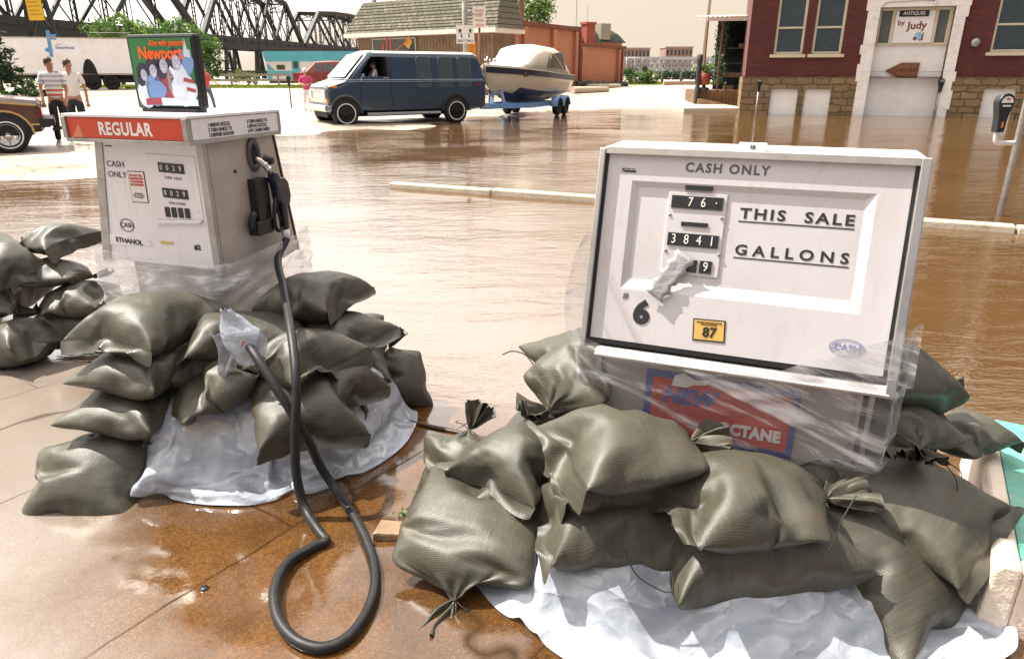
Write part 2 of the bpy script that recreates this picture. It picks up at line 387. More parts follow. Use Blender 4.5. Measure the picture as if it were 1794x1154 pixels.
for (x_, y_, z_, rx, ry, rz, yw) in ((.28, 1.72, .04, .25, .20, .13, -20), (.72, 1.66, .04, .28, .20, .13, 0), (1.12, 1.78, .04, .24, .18, .12, 30), (.1, 2.0, .04, .2, .2, .12, 60)): col_.append(collider('ball', 80, (x_, y_, z_), (rx, ry, rz), R(yw)))
S.frame_start = 1; S.frame_end = SIMF + 5
for fr in range(1, SIMF + 1): S.frame_set(fr)
dg_ = bpy.context.evaluated_depsgraph_get(); SHAPE = {}
for k_, q_ in sims.items():
    ev = q_[0].evaluated_get(dg_); mm = ev.to_mesh(); a_ = np.empty(len(mm.vertices) * 3); mm.vertices.foreach_get('co', a_); SHAPE[k_] = a_.reshape(-1, 3); ev.to_mesh_clear()
for o in [q_[0] for q_ in sims.values()] + col_:
    m_ = o.data; bpy.data.objects.remove(o); bpy.data.meshes.remove(m_)
S.frame_set(1)
# ================================================================== setting: ground, water
DRY = [(-80, 9.6), (-6.4, 9.8), (-6.1, 18.4), (-3.3, 20.2), (-1.0, 26.0), (2.8, 33.5), (8.5, 35.0), (9.5, 38), (90, 36), (90, 900), (-80, 900)]
def poly_sd(x, y, poly):
    d = np.full(x.shape, 1e9); inside = np.zeros(x.shape, bool); n = len(poly)
    for i in range(n):
        ax, ay = poly[i]; bx, by = poly[(i + 1) % n]; ex, ey = bx - ax, by - ay
        t = np.clip(((x - ax) * ex + (y - ay) * ey) / (ex * ex + ey * ey), 0, 1)
        d = np.minimum(d, np.hypot(x - ax - t * ex, y - ay - t * ey))
        c = ((ay > y) != (by > y)) & (x < (bx - ax) * (y - ay) / (by - ay + 1e-12) + ax); inside ^= c
    return np.where(inside, d, -d)
def ground_z(x, y):
    x = np.asarray(x, float); y = np.asarray(y, float)
    w = .25 * np.sin(x * 2.1 + 1) + .2 * np.sin(x * .9 + y * 1.7) + .15 * np.sin(y * 3.1 + x)
    dry = poly_sd(x, y, DRY) + w * np.clip(y / 12, .3, 2)
    near = (3.0 - .22 * (x + .5) + .10 * w) - y
    z = np.where(dry > 0, np.minimum(dry * .03, .07), np.maximum(dry * .05, -.12))
    zn = np.where(near > 0, np.minimum(.004 + near * .004, .009), np.maximum(.004 + near * .25, -.12))
    z = np.maximum(z, zn)
    z = z + np.clip((y - 30) * .024, 0, .5)
    return z
def gz(x, y): return float(ground_z(np.array([x]), np.array([y]))[0])
def lines(segs):
    out = []
    for a, b, n in segs: out += list(np.linspace(a, b, n, endpoint=False))
    return np.array(out + [segs[-1][1]])
gx = lines([(-900, -80, 12), (-80, -14, 40), (-14, -4, 34), (-4, 4, 90), (4, 14, 30), (14, 80, 30), (80, 900, 12)])
gy = lines([(-30, .6, 10), (.6, 4, 70), (4, 9, 20), (9, 40, 100), (40, 110, 30), (110, 1500, 16)])
X, Y = np.meshgrid(gx, gy, indexing='ij'); Z = ground_z(X, Y)
V = np.stack([X, Y, Z], -1).reshape(-1, 3); ny = len(gy)
F = [(i * ny + j, (i + 1) * ny + j, (i + 1) * ny + j + 1, i * ny + j + 1) for i in range(len(gx) - 1) for j in range(ny - 1)]
def ground_material():
    n = N('wet_concrete_ground'); pos = n.co.outputs['Object']
    sep = n.mk('ShaderNodeSeparateXYZ'); n.l.new(pos, sep.inputs[0])
    far = n.ramp(n.math('MULTIPLY', sep.outputs[1], .05), [(.40, 0), (.47, 1)])      # beyond about 9 m: the dry street
    grit = n.noise(150, 3, .7); blot = n.noise(2.2, 8, .65); stain = n.noise(.9, 6, .6)
    wet = n.mix(n.ramp(blot, [(.3, 0), (.7, 1)]), (.070, .028, .006), (.125, .055, .015))
    wet = n.mix(n.ramp(grit, [(.45, 0), (.72, .65)]), wet, (.26, .14, .05))
    wet = n.mix(n.ramp(n.noise(70, 2, .5), [(.30, .55), (.42, 0)]), wet, (.05, .025, .010))
    wet = n.mix(n.ramp(n.noise(1.15, 9, .72, dist=.4), [(.42, 0), (.62, .7)]), wet, (.035, .016, .005))
    # pale slabs towards the lower left corner
    pale = n.ramp(n.math('ADD', n.math('MULTIPLY', n.math('ADD', sep.outputs[0], n.math('MULTIPLY', sep.outputs[1], .55)), -.9), n.math('MULTIPLY', stain, .9)), [(.48, 0), (.85, 1)])
    wet = n.mix(n.math('MULTIPLY', pale, .8), wet, n.mix(grit, (.15, .125, .105), (.30, .27, .24)))
    jt = n.mk('ShaderNodeTexBrick'); jm = n.mk('ShaderNodeMapping'); jm.inputs['Rotation'].default_value = (0, 0, R(-55)); jm.inputs['Location'].default_value = (.12, .21, 0); jn = n.mk('ShaderNodeVectorMath'); jn.operation = 'ADD'; n.l.new(pos, jn.inputs[0])
    jz = n.mk('ShaderNodeTexNoise'); jz.inputs['Scale'].default_value = 3.0; jz.inputs['Detail'].default_value = 6; n.l.new(pos, jz.inputs[0]); js = n.mk('ShaderNodeVectorMath'); js.operation = 'SCALE'; js.inputs['Scale'].default_value = .06; n.l.new(jz.outputs[1], js.inputs[0]); n.l.new(js.outputs[0], jn.inputs[1]); n.l.new(jn.outputs[0], jm.inputs[0]); n.l.new(jm.outputs[0], jt.inputs[0])
    jt.inputs['Scale'].default_value = 1; jt.inputs['Brick Width'].default_value = 2.7; jt.inputs['Row Height'].default_value = .97; jt.inputs['Mortar Size'].default_value = .006; jt.inputs['Mortar Smooth'].default_value = .6
    joint = n.math('MULTIPLY', jt.outputs[1], n.ramp(n.noise(1.7, 3), [(.35, .15), (.6, 1)]))
    vo = n.mk('ShaderNodeTexVoronoi'); vo.feature = 'DISTANCE_TO_EDGE'; vo.inputs['Scale'].default_value = .42
    wv = n.mk('ShaderNodeVectorMath'); wv.operation = 'ADD'; n.l.new(pos, wv.inputs[0])
    nz = n.mk('ShaderNodeTexNoise'); nz.inputs['Scale'].default_value = 2.5; n.l.new(pos, nz.inputs[0])
    sc = n.mk('ShaderNodeVectorMath'); sc.operation = 'SCALE'; sc.inputs['Scale'].default_value = .6; n.l.new(nz.outputs[1], sc.inputs[0])
    n.l.new(sc.outputs[0], wv.inputs[1]); n.l.new(wv.outputs[0], vo.inputs['Vector'])
    crack = n.ramp(vo.outputs[0], [(.0, 1), (.011, 0)])
    dry = n.mix(n.ramp(n.noise(.35, 7, .6), [(.3, 0), (.7, 1)]), (.33, .275, .225), (.46, .40, .335))
    dry = n.mix(n.ramp(n.noise(3, 8, .7), [(.5, 0), (.75, .35)]), dry, (.25, .19, .14))
    c = n.mix(far, wet, dry); c = n.mix(n.math('MULTIPLY', crack, .8), c, (.03, .017, .008)); c = n.mix(n.math('MULTIPLY', joint, .85), c, (.022, .012, .006))
    n.set('Base Color', c)
    film = n.math('MULTIPLY', n.math('SUBTRACT', 1.0, far), n.ramp(n.math('ADD', n.noise(1.3, 6, .6), n.math('MULTIPLY', pale, -.06)), [(.32, .15), (.46, 1)])); film = n.math('MULTIPLY', film, n.math('SUBTRACT', 1.0, n.math('MAXIMUM', n.math('MULTIPLY', joint, .9), n.math('MULTIPLY', crack, .9))))   # standing water film
    n.set('Roughness', n.mix(far, .42, n.ramp(n.noise(.5, 4), [(.4, .28), (.6, .75)]))); n.set('Specular IOR Level', n.mix(far, .04, .3))
    n.set('Coat Weight', film).set('Coat IOR', 2.0).set('Coat Roughness', n.ramp(n.math('ADD', n.noise(2.6, 8, .65), n.math('MULTIPLY', pale, .20)), [(.44, .010), (.70, .22)]))
    p = n.bump(grit, .22, .004); n.bump(joint, -.4, .006, p)
    cb = n.n.new('ShaderNodeBump'); cb.inputs['Strength'].default_value = .06; cb.inputs['Distance'].default_value = .02; n.l.new(n.noise(7, 3, .5, dist=.4), cb.inputs['Height'])
    cb2 = n.n.new('ShaderNodeBump'); cb2.inputs['Strength'].default_value = .035; cb2.inputs['Distance'].default_value = .003; n.l.new(grit, cb2.inputs['Height']); n.l.new(cb.outputs[0], cb2.inputs['Normal']); n.l.new(cb2.outputs[0], n.b.inputs['Coat Normal'])
    return n.m
me = bpy.data.meshes.new('ground'); me.from_pydata(V.tolist(), [], F); me.polygons.foreach_set('use_smooth', [True] * len(F)); me.update()
me.materials.append(ground_material()); go = bpy.data.objects.new('ground', me); COL.objects.link(go); struct(go)
def water_material():
    n = N('muddy_flood_water')
    c = n.mix(n.ramp(n.noise(.5, 6), [(.3, 0), (.7, 1)]), (.082, .044, .015), (.112, .062, .023))
    n.set('Base Color', c).set('Roughness', .035).set('IOR', 2.5).set('Specular IOR Level', .5)
    w = n.noise(1, 5, .62, dist=.5, stretch=(2.0, 5.2, 1)); w2 = n.noise(1, 3, .55, dist=.8, stretch=(9, 22, 1)); w3 = n.noise(1, 2, .5, dist=.3, stretch=(.35, .6, 1))
    patch = n.ramp(w3, [(.35, .2), (.65, 1)])
    p = n.bump(n.math('MULTIPLY', w, patch), .30, .05); n.bump(n.math('MULTIPLY', w2, patch), .30, .010, p)
    return n.m
b = MB(); xs = np.linspace(-90, 90, 3); b.quad((-90, -30, 0), (90, -30, 0), (90, 60, 0), (-90, 60, 0))
struct(b.build('flood_water', water_material()))
# kerb sticking out of the flood, cast in segments
b = MB(); A = Vector((-1.66, 9.62)); B = Vector((6.6, 5.95)); d = (B - A).normalized(); L = (B - A).length
b.T = Matrix.Translation((A.x, A.y, 0)) @ Matrix.Rotation(math.atan2(d.y, d.x), 4, 'Z')
cuts = [0, 1.55, 3.4, 5.3, 7.2, L]
for i in range(5):
    x0, x1 = cuts[i] + .012, cuts[i + 1] - .012; dz = .012 * math.sin(i * 2.3)
    b.prism([(-.085, -.12), (-.07, .052 + dz), (-.05, .066 + dz), (.05, .066 + dz), (.07, .05 + dz), (.085, -.12)], 0, x0, x1)
o = b.build('parking_kerb', P('weathered_kerb', (.46, .40, .32), .8, var=.18, vs=3, bump=.6, bs=25, dirt=(.20, .15, .09), dirt_amt=.6), bevel=.01); tag(o, 'long pale concrete parking kerb just above the brown flood water', 'kerb')
# sidewalk by the brick building
b = MB(); b.box(6.0, 8.7, 0, 8.5, -.2, .16); o = b.build('sidewalk', P('pale_concrete', (.50, .43, .35), .7, var=.12, vs=2, bump=.3), bevel=.02); o.location = (1.0, 29.6, 0); struct(o)
# ================================================================== fuel pumps
def counter(parent, mat_digit, x0, x1, z0, z1, y, digits, slant=0, nd=4):
    """window with number wheels in a dial face lying in the plane y (facing -y)"""
    b = MB(); b.prism([(x0, z1), (x0, z0), (x1, z0 + slant), (x1, z1 + slant)], 1, y - .003, y + .004)
    o = b.build('counter_window', M['digit_strip'], parent)
    if digits:
        w = (x1 - x0) / nd
        for i, ch in enumerate(digits):
            if ch != ' ':
                text(ch, (z1 - z0) * .80, M['white_ink'], o, TM((x0 + w * (i + .5), y - .0042, (z0 + z1) / 2 + slant * (i + .5) / nd), (1, 0, slant / (x1 - x0)), (0, 0, 1)), 'digit', sx=.85, depth=.0012)
    return o
def oval_badge(parent, c, rx, rz, y, mat, word, size, tilt=0):
    b = MB(); n = 40
    for k1, k2 in ((1, .93), (.86, .80)):
        vs = []; 
        for k in (k1, k2):
            for i in range(n):
                a = 2 * PI * i / n; vs.append((c[0] + rx * k * math.cos(a), y - .001, c[1] + rz * k * math.sin(a)))
        b.add(vs, [(i, (i + 1) % n, n + (i + 1) % n, n + i) for i in range(n)])
    o = b.build('oval_badge', mat, parent)
    text(word, size, mat, o, TM((c[0], y - .001, c[1]), (1, 0, tilt)), bold=.0006, depth=.001); return o

def make_left_pump(root):
    HW, HD = .596, .55; z0, z1 = 1.200, 1.300
    # canopy box with red name panel
    b = MB(); b.box(-HW + .012, -.012, .012, HD - .012, z0 + .012, z1 - .004); b.build('canopy_core', M['galv'], root)
    b = MB(); b.box(-HW - .006, .006, -.008, HD + .006, z1 - .006, z1 + .006); b.build('canopy_top', M['white_enamel'], root, bevel=.003)
    b = MB(); b.box(-HW - .004, .004, -.008, .012, z0, z0 + .014); b.box(-.012, .006, .012, HD, z0, z0 + .014)
    for x in (-HW, -.010): b.box(x - .012, x + .010, -.010, .012, z0 + .014, z1 - .006)
    b.box(-.010, .006, HD - .012, HD + .004, z0 + .014, z1 - .006); b.build('canopy_trim', M['galv'], root, bevel=.002)
    b = MB(); b.box(-HW + .012, -.022, -.002, .012, z0 + .016, z1 - .008); fp = b.build('name_panel', M['red_panel'], root)
    text('REGULAR', .066, M['white_ink'], fp, TM((-.300, -.0028, 1.250)), bold=.0022, sx=.86, depth=.0016, space=1.08)
    b = MB(); b.add([(-HW + .03, -.0024, z0 + .018), (-HW + .082, -.0024, z0 + .018), (-HW + .070, -.0024, z1 - .03)], [(0, 1, 2)]); b.build('light_patch', P('lit_red', (.60, .22, .11), .4), fp)  # triangle of light painted onto the red panel in a lighter red
    b = MB(); b.box(-.012, .002, .014, HD - .012, z0 + .016, z1 - .008); ip = b.build('instruction_panel', M['white_enamel'], root)
    for k, (y, body) in enumerate(((.10, '1 REMOVE NOZZLE\n2 TURN HANDLE TO\n3 DISPENSE GASOLINE'), (.33, '4 TURN HANDLE TO\n5 REPLACE NOZZLE\n6 PAY CASHIER INSIDE'))):
        text(body, .0195, M['ink'], ip, TM((.0026, y, 1.247), (0, 1, 0), (0, 0, 1)), sx=.74, align='LEFT', bold=.0004, line=.95, depth=.001)
    # upper body: front dial face between two posts, flared side panels
    yf = .075
    b = MB(); b.box(-.52, -.035, yf + .014, .50, .70, z0); b.build('housing', M['cab_paint'], root)
    b = MB(); b.prism([(-.545, z0), (-.505, z0), (-.585, .69), (-.630, .69)], 1, yf - .005, yf + .10)
    b.build('corner_post', M['galv'], root, bevel=.002)
    b = MB(); b.box(-.046, -.012, yf - .004, yf + .018, .50, z0); b.build('corner_post', M['galv'], root, bevel=.002)
    b = MB(); b.prism([(-.505, z0 - .004), (-.046, z0 - .004), (-.046, .70), (-.585, .70)], 1, yf, yf + .013); df = b.build('dial_face', M['white_enamel'], root)
    b = MB(); b.prism([(-.30, 1.155), (-.06, 1.15), (-.06, .905), (-.30, .89)], 1, yf - .003, yf + .002); b.prism([(-.30, .888), (-.06, .903), (-.075, .888), (-.30, .873)], 1, yf - .012, yf + .002)
    b.build('meter_plate', M['white_enamel'], df, bevel=.002)
    ys = yf - .004
    counter(df, 0, -.240, -.118, 1.085, 1.122, ys, '0029', -.004)
    text('THIS SALE', .015, M['ink_soft'], df, TM((-.178, ys, 1.062), (1, 0, -.03)), space=1.3)
    counter(df, 0, -.240, -.118, .985, 1.022, ys, '0029', -.004)
    text('GALLONS', .015, M['ink_soft'], df, TM((-.178, ys, .962), (1, 0, -.03)), space=1.35)
    for i in range(4): counter(df, 0, -.244 + .033 * i, -.222 + .033 * i, .905, .945, ys, '')
    text('CASH\nONLY', .034, M['ink_soft'], df, TM((-.462, yf - .001, 1.085), (1, 0, -.02)), sx=1.05, line=1.25)
    text('REGULAR', .008, M['ink'], df, TM((-.48, yf - .001, 1.178)))
    b = MB(); b.prism([(-.405, 1.082), (-.322, 1.082), (-.325, .955), (-.408, .955)], 1, yf - .002, yf + .001, 0); b.prism([(-.402, 1.079), (-.325, 1.079), (-.328, .958), (-.405, .958)], 1, yf - .003, yf - .001, 1)
    nt = b.build('notice', [M['ink'], M['paper']], df)
    text('DO NOT FILL\nUNAPPROVED\nCONTAINERS\nNO SMOKING', .0125, M['red_ink'], nt, TM((-.365, yf - .0036, 1.046)), sx=.85, bold=.0004)
    text('It is unlawful and\ndangerous to dispense\ninto any container', .0075, M['ink'], nt, TM((-.367, yf - .0036, .985)), sx=.85)
    oval_badge(df, (-.462, .855), .038, .029, yf, M['ink_soft'], 'CASH', .027)
    b = MB(); b.prism([(-.575, .815), (-.36, .800), (-.345, .775), (-.575, .765)], 1, yf - .003, yf + .001); b.prism([(-.30, .80), (-.235, .800), (-.235, .79), (-.30, .79)], 1, yf - .003, yf + .001, 1)
    lb = b.build('product_label', [M['paper'], M['yellow_label']], df)
    text('ETHANOL', .028, M['ink'], lb, TM((-.465, yf - .0035, .787), (1, 0, -.05)), bold=.001, sx=1.1)
    text('#2', .03, M['ink'], df, TM((-.115, yf - .001, .785)), bold=.001)
    # side panel with the nozzle boot
    xs = -.012
    b = MB(); b.prism([(yf + .02, z0), (.505, z0), (.60, .665), (.50, .650), (yf + .02, .650)], 0, xs - .024, xs); sp = b.build('side_panel', M['cab_paint'], root, bevel=.002)
    b = MB(); b.prism([(.508, z0), (.518, z0), (.613, .663), (.603, .661)], 0, xs - .03, xs + .004); b.build('side_trim', M['wood_old'], root)
    b = MB(); b.box(-.50, -.035, .46, .49, .66, z0); b.build('back_panel', M['cab_paint'], root)
    b = MB(); n = 28
    def ring(k, x, c=(.358, 1.130), a=.040, h=.070):
        return [(x, c[0] + a * k * math.cos(2 * PI * i / n), c[1] + h * k * math.sin(2 * PI * i / n)) for i in range(n)]
    b.loft([ring(1.0, xs), ring(1.0, xs + .012), ring(.80, xs + .016), ring(.62, xs + .012), ring(.60, xs - .0)], 0, cap=False)
    b.add(ring(.62, xs + .003), [list(range(n))], 1)
    bt = b.build('nozzle_boot', [P('dark_boot', (.07, .07, .075), .45), M['dark']], root)
    b = MB(); b.lathe([(.001, xs + .035), (.017, xs + .033), (.019, xs), (.024, xs)], (0, .442, 1.098), 'x', 18); b.build('switch_knob', M['black'], root)
    b = MB(); b.lathe([(.001, xs + .006), (.006, xs + .005), (.007, xs)], (0, .235, 1.075), 'x', 12); b.build('lock', M['dark'], root)
    # nozzle guard box
    b = MB(); b.box(xs, xs + .045, .30, .385, .855, 1.035); b.box(xs, xs + .055, .27, .375, .80, .862); b.tube([(xs + .03, .262, .83), (xs + .03, .262, .87), (xs + .03, .285, .90)], .016, 8); b.build('nozzle_guard', M['black'], root, bevel=.006)
    # lower cabinet, hidden by plastic and bags
    b = MB(); b.box(-.50, -.07, .11, .50, .02, .70); b.build('lower_cabinet', M['galv'], root)
def make_nozzle(root):
    """nozzle and hose in the same frame as its pump"""
    x = .050
    b = MB(); b.tube([(.005, .352, 1.118), (.02, .362, 1.105), (.040, .378, 1.075), (x, .396, 1.045)], [.011, .011, .0125, .014], 12)
    b.tube([(.030, .370, 1.091), (.036, .3745, 1.083)], .0150, 12); b.tube([(.040, .378, 1.075), (.045, .385, 1.063)], .0155, 12)
    sp = b.build('spout', M['steel'], root)
    b = MB(); b.prism([(.385, 1.058), (.405, 1.052), (.422, 1.028), (.450, 1.028), (.475, 1.005), (.485, .945), (.470, .905), (.452, .905), (.448, .800), (.425, .800), (.418, .915), (.398, .935), (.392, .985), (.380, 1.022)], 0, x - .021, x + .021)
    b.build('nozzle_body', P('navy_nozzle', (.012, .018, .035), .35, coat=.3), root, bevel=.008)
    b = MB(); b.tube(spline([(x, .428, .812), (x, .392, .80), (x, .372, .835), (x, .380, .905), (x, .398, .945)], 5), .0085, 8)
    b.tube(spline([(x, .395, .925), (x, .402, .88), (x, .420, .84)], 5), .006, 8); b.build('trigger_guard', M['black'], root)
    b = MB(); b.tube([(x, .438, .80), (x + .002, .441, .757)], .0185, 16); b.build('hose_collar', M['white_enamel'], root)

LP_LOC, LP_YAW = (-1.2, 2.67, 0), -.313
lp = thing('fuel_pump', 'fuel pump with red REGULAR panel and black nozzle on its side', 'fuel pump', LP_LOC, LP_YAW); make_left_pump(lp)
Ml = Matrix.Translation(LP_LOC) @ Matrix.Rotation(LP_YAW, 4, 'Z')
hz = thing('fuel_hose', 'black rubber hose and nozzle hanging from the red topped pump, looped on the wet ground', 'fuel hose', LP_LOC, LP_YAW); make_nozzle(hz)
top = Ml @ Vector((.052, .441, .757))
hp = [top, at(487, 455, 2.94), at(497, 505, 2.68), at(509, 575, 2.36), at(517, 640, 2.20), at(519, 700, 2.13), at(517, 765, 2.09), at(519, 830, 2.06), at(534, 890, 2.02), at(556, 926, z=.035), at(572, 946, z=.024)]
lp2 = [at(572, 948, z=.024), at(550, 957, z=.024), at(505, 985, z=.030), at(482, 1030, z=.034), at(487, 1082, z=.030), at(520, 1122, z=.026), at(570, 1134, z=.024), at(618, 1108, z=.024), at(652, 1050, z=.024), at(656, 990, z=.024), at(632, 925, z=.026), at(594, 865, z=.035), at(562, 818, 2.17), at(538, 768, 2.14), at(506, 714, 2.15), at(472, 660, 2.20), at(442, 614, 2.28), at(428, 598, 2.42)]
wpath = spline(hp, 8)[:-1] + spline(lp2, 8)
inv = Ml.inverted(); b = MB(); b.tube([inv @ p for p in wpath], .0160, 14); b.build('hose', M['rubber'], hz)
# sign box on the pump roof
sg = thing('advertising_sign', 'dark framed green advertising sign standing on the pump roof with orange headline', 'advertising sign', Ml @ Vector((-.255, .20, 1.306)), LP_YAW)
b = MB(); W2, HS = .165, .292
b.prism([(-W2, .012), (W2 - .004, .012), (W2 + .002, HS), (-W2 - .004, HS)], 1, 0, .04); b.build('sign_case', M['black'], sg, bevel=.010)
b = MB(); b.box(-W2 + .03, W2 - .03, -.01, .05, 0, .014); b.build('sign_foot', M['black'], sg)
b = MB(); b.prism([(-W2 + .017, .024), (W2 - .020, .024), (W2 - .017, HS - .015), (-W2 + .013, HS - .015)], 1, -.003, .004)
po = b.build('poster', P('poster_green', (.012, .17, .05), .3, coat=.4), sg)
OR = P('poster_orange', (.85, .13, .015), .4)
text('Alive with pleasure!', .030, OR, po, TM((.035, -.0045, .258), (1, 0, .0)), bold=.0007, sx=.72)
text('Newport', .062, OR, po, TM((-.005, -.0045, .220)), bold=.0022, sx=.92)
pb = P('poster_blue', (.16, .28, .55), .4); pw = P('poster_pale', (.62, .68, .80), .4, var=.2, vs=14); ph = P('poster_hair', (.035, .03, .06), .4); pk = P('poster_maroon', (.33, .05, .07), .4); pp = P('poster_face', (.40, .43, .56), .4, var=.3, vs=30)
def ell(c, rx, rz, y, n=22, a0=0):
    return [(c[0] + rx * math.cos(2 * PI * i / n + a0) * (1 + .05 * math.sin(i * 2.1)), c[1] + rz * math.sin(2 * PI * i / n + a0) * (1 + .04 * math.sin(i * 3.3))) for i in range(n)]
b = MB()
def blob(c, rx, rz, lay, m): b.prism(ell(c, rx, rz, 0), 1, -.004 - .0005 * lay, -.001, m)
blob((.095, .185), .055, .05, 0, 0); b.prism([(.115, .262), (.122, .272), (.128, .235), (.14, .232), (.14, .205), (.108, .208)], 1, -.0045, -.001, 1)
for k_, (x, z, s) in enumerate(((-.105, .145, .85), (-.055, .160, .95), (.0, .178, 1.05), (.065, .190, 1.1))):
    blob((x, z - .075), .048 * s, .066 * s, 1, (1, 0, 4, 1)[k_])
    blob((x - .003, z + .010), .031 * s, .036 * s, 2, 2)
    if k_ in (0, 2): blob((x - .012, z - .018), .026 * s, .034 * s, 2, 2)
    blob((x + .004, z - .004), .0185 * s, .0255 * s, 3, 3)
    for e in (-.006, .008): b.prism(ell((x + e + .004, z + .003), .0032, .0009, 0, 10), 1, -.0062, -.0055, 2)
    b.prism(ell((x + .006, z - .015), .006, .0022, 0, 10), 1, -.0062, -.0055, 1)
blob((.088, .085), .060, .062, 4, 1); blob((-.045, .085), .045, .036, 4, 0)
b.prism([(.090, .118), (.140, .108), (.142, .122), (.095, .132)], 1, -.0068, -.001, 4); b.prism([(.100, .083), (.143, .075), (.144, .088), (.103, .096)], 1, -.0068, -.001, 4)
b.prism([(-.11, .050), (-.02, .058), (-.01, .030), (-.11, .026)], 1, -.0068, -.001, 4); b.prism([(-.03, .056), (.145, .050), (.145, .026), (-.03, .026)], 1, -.0072, -.001, 1)
b.build('poster_picture', [pb, pw, ph, pp, pk], po)

# third pump of the row, only its white edge comes into the frame
tp = copy_tree(lp); tp.location = (-3.545, 3.95, 0); tp['label'] = 'white pump cut off by the photo edge behind the heap of bags'

# ------------------------------------------------------------------ the near pump
RP_YAW, RP_PITCH = -.382, -.256
rp = thing('fuel_pump', 'white fuel pump with wide dial face marked number 6 and CASH ONLY', 'fuel pump', (.636, 1.907, 0), RP_YAW)
ZB, HT = .646, .603; SN, CS = math.sin(-RP_PITCH), math.cos(RP_PITCH); ZT = ZB + HT * CS; YT = HT * SN
hd = MB(); hd.prism([(.035, ZB), (YT + .035, ZT), (.42, ZT), (.54, ZB)], 0, -.435, .435); hd.build('head_housing', M['galv'], rp)
fc = bpy.data.objects.new('dial_face', None)          # face plane: x right, z up along the slope, y into the pump
FM = Matrix.Translation((0, 0, ZB)) @ Matrix.Rotation(RP_PITCH, 4, 'X')
def FB(): m = MB(); m.T = FM; return m
bpy.data.objects.remove(fc)
h = HT
b = FB()
n0 = (-.340, .338, h - .420, h - .088)      # recess x0,x1,z0,z1
i0 = (-.318, .312, h - .385, h - .105); dpt = .012
X0, X1, Z0, Z1 = -.428, .428, .020, h - .012
b.quad((X0, 0, Z0), (X1, 0, Z0), (n0[1], 0, n0[2]), (n0[0], 0, n0[2])); b.quad((X1, 0, Z0), (X1, 0, Z1), (n0[1], 0, n0[3]), (n0[1], 0, n0[2]))
b.quad((X1, 0, Z1), (X0, 0, Z1), (n0[0], 0, n0[3]), (n0[1], 0, n0[3])); b.quad((X0, 0, Z1), (X0, 0, Z0), (n0[0], 0, n0[2]), (n0[0], 0, n0[3]))
ko = [(n0[0], 0, n0[2]), (n0[1], 0, n0[2]), (n0[1], 0, n0[3]), (n0[0], 0, n0[3])]; ki = [(i0[0], dpt, i0[2]), (i0[1], dpt, i0[2]), (i0[1], dpt, i0[3]), (i0[0], dpt, i0[3])]
for i in range(4): j = (i + 1) % 4; b.quad(ko[i], ko[j], ki[j], ki[i])
b.quad(*ki)
for zc in (h - .153, h - .255, h - .40):     # low ridges across the recess
    pass
face = b.build('dial_face', M['dial_white'], rp)
for xa_, xb_ in ((-.4285, -.419), (.419, .4285)): b = FB(); b.box(xa_, xb_, -.0025, .004, .018, h - .012); b.build('gap_strip', M['black'], rp)  # black strips standing in for the dark gap beside each frame post
yr = .0055
def RT(x, z, right=(1, 0, 0), y=yr): return FM @ TM((x, y, h + z), right, (0, 0, 1))
b = FB(); b.prism([(-.225, h - .112), (-.052, h - .112), (-.052, h - .36), (-.225, h - .36)], 1, yr + .001, dpt + .004); b.build('meter_plate', M['dial_white'], face, bevel=.003)
def rcounter(x0, x1, z0, z1, digits='', nd=4):
    b = FB(); b.prism([(x0, h + z1), (x0, h + z0), (x1, h + z0 - .0), (x1, h + z1)], 1, yr - .003, yr + .003); o = b.build('counter_window', M['digit_strip'], face)
    w = (x1 - x0) / nd
    for i, ch in enumerate(digits):
        if ch != ' ': text(ch, (z1 - z0) * 1.05, M['white_ink'], o, RT(x0 + w * (i + .5), (z0 + z1) / 2, y=yr - .0042), 'digit', sx=.8, depth=.001)
    return o
rcounter(-.178, -.098, -.106, -.093, ''); rcounter(-.214, -.064, -.161, -.124, ' 76·'); rcounter(-.178, -.100, -.213, -.201); rcounter(-.213, -.064, -.273, -.235, '3841')
rcounter(-.156, -.117, -.349, -.312, '', 1); rcounter(-.109, -.074, -.349, -.312, '9', 1); rcounter(-.190, -.163, -.349, -.312, '', 1)
b = FB()
for (x, z) in ((-.215, -.182), (-.063, -.182), (-.058, -.29), (-.215, -.29)): b.lathe([(.001, yr - .003), (.0045, yr - .002), (.005, yr + .001)], (x, 0, h + z), 'y', 10)
b.build('screw', M['galv'], face)
for w_, zc, sp in (('THIS  SALE', -.165, 1.28), ('GALLONS', -.271, 1.62)):
    t = text(w_, .042, M['ink'], face, RT(.139, zc, y=.0116), sx=1.28, bold=.0011, space=sp)
    xs_ = [v.co for v in t.data.vertices]; cx = [(FM.inverted() @ v).x for v in xs_]
    k = .306 / (max(cx) - min(cx)); t.data.transform(FM @ Matrix.Translation((.139, 0, 0)) @ Matrix.Diagonal((k, 1, 1, 1)) @ Matrix.Translation((-(max(cx) + min(cx)) / 2, 0, 0)) @ FM.inverted())
    b = FB(); b.box(-.016, .294, .0110, .0124, h + zc - .024, h + zc - .0205); b.build('underline', M['ink'], face)
text('CASH ONLY', .037, M['ink_soft'], face, RT(-.066, -.042, y=-.001), sx=1.0, bold=.0009, space=1.22)
text('Tokheim', .0125, M['ink'], face, RT(-.354, -.060, y=-.001), bold=.0004, shear=.2); b = FB(); b.box(-.376, -.333, -.0012, .0003, h - .0535, h - .0522); b.build('maker_line', M['ink'], face)
text('#', .030, M['ink_soft'], face, RT(-.320, -.440, y=-.001)); text('6', .094, M['ink'], face, RT(-.265, -.490, y=-.0012), bold=.0052, sx=1.05)
b = FB(); b.prism([(-.107, h - .485), (-.013, h - .482), (-.009, h - .548), (-.103, h - .551)], 1, -.002, .001, 0); b.prism([(-.103, h - .489), (-.017, h - .486), (-.013, h - .544), (-.099, h - .547)], 1, -.0028, -.001, 1)
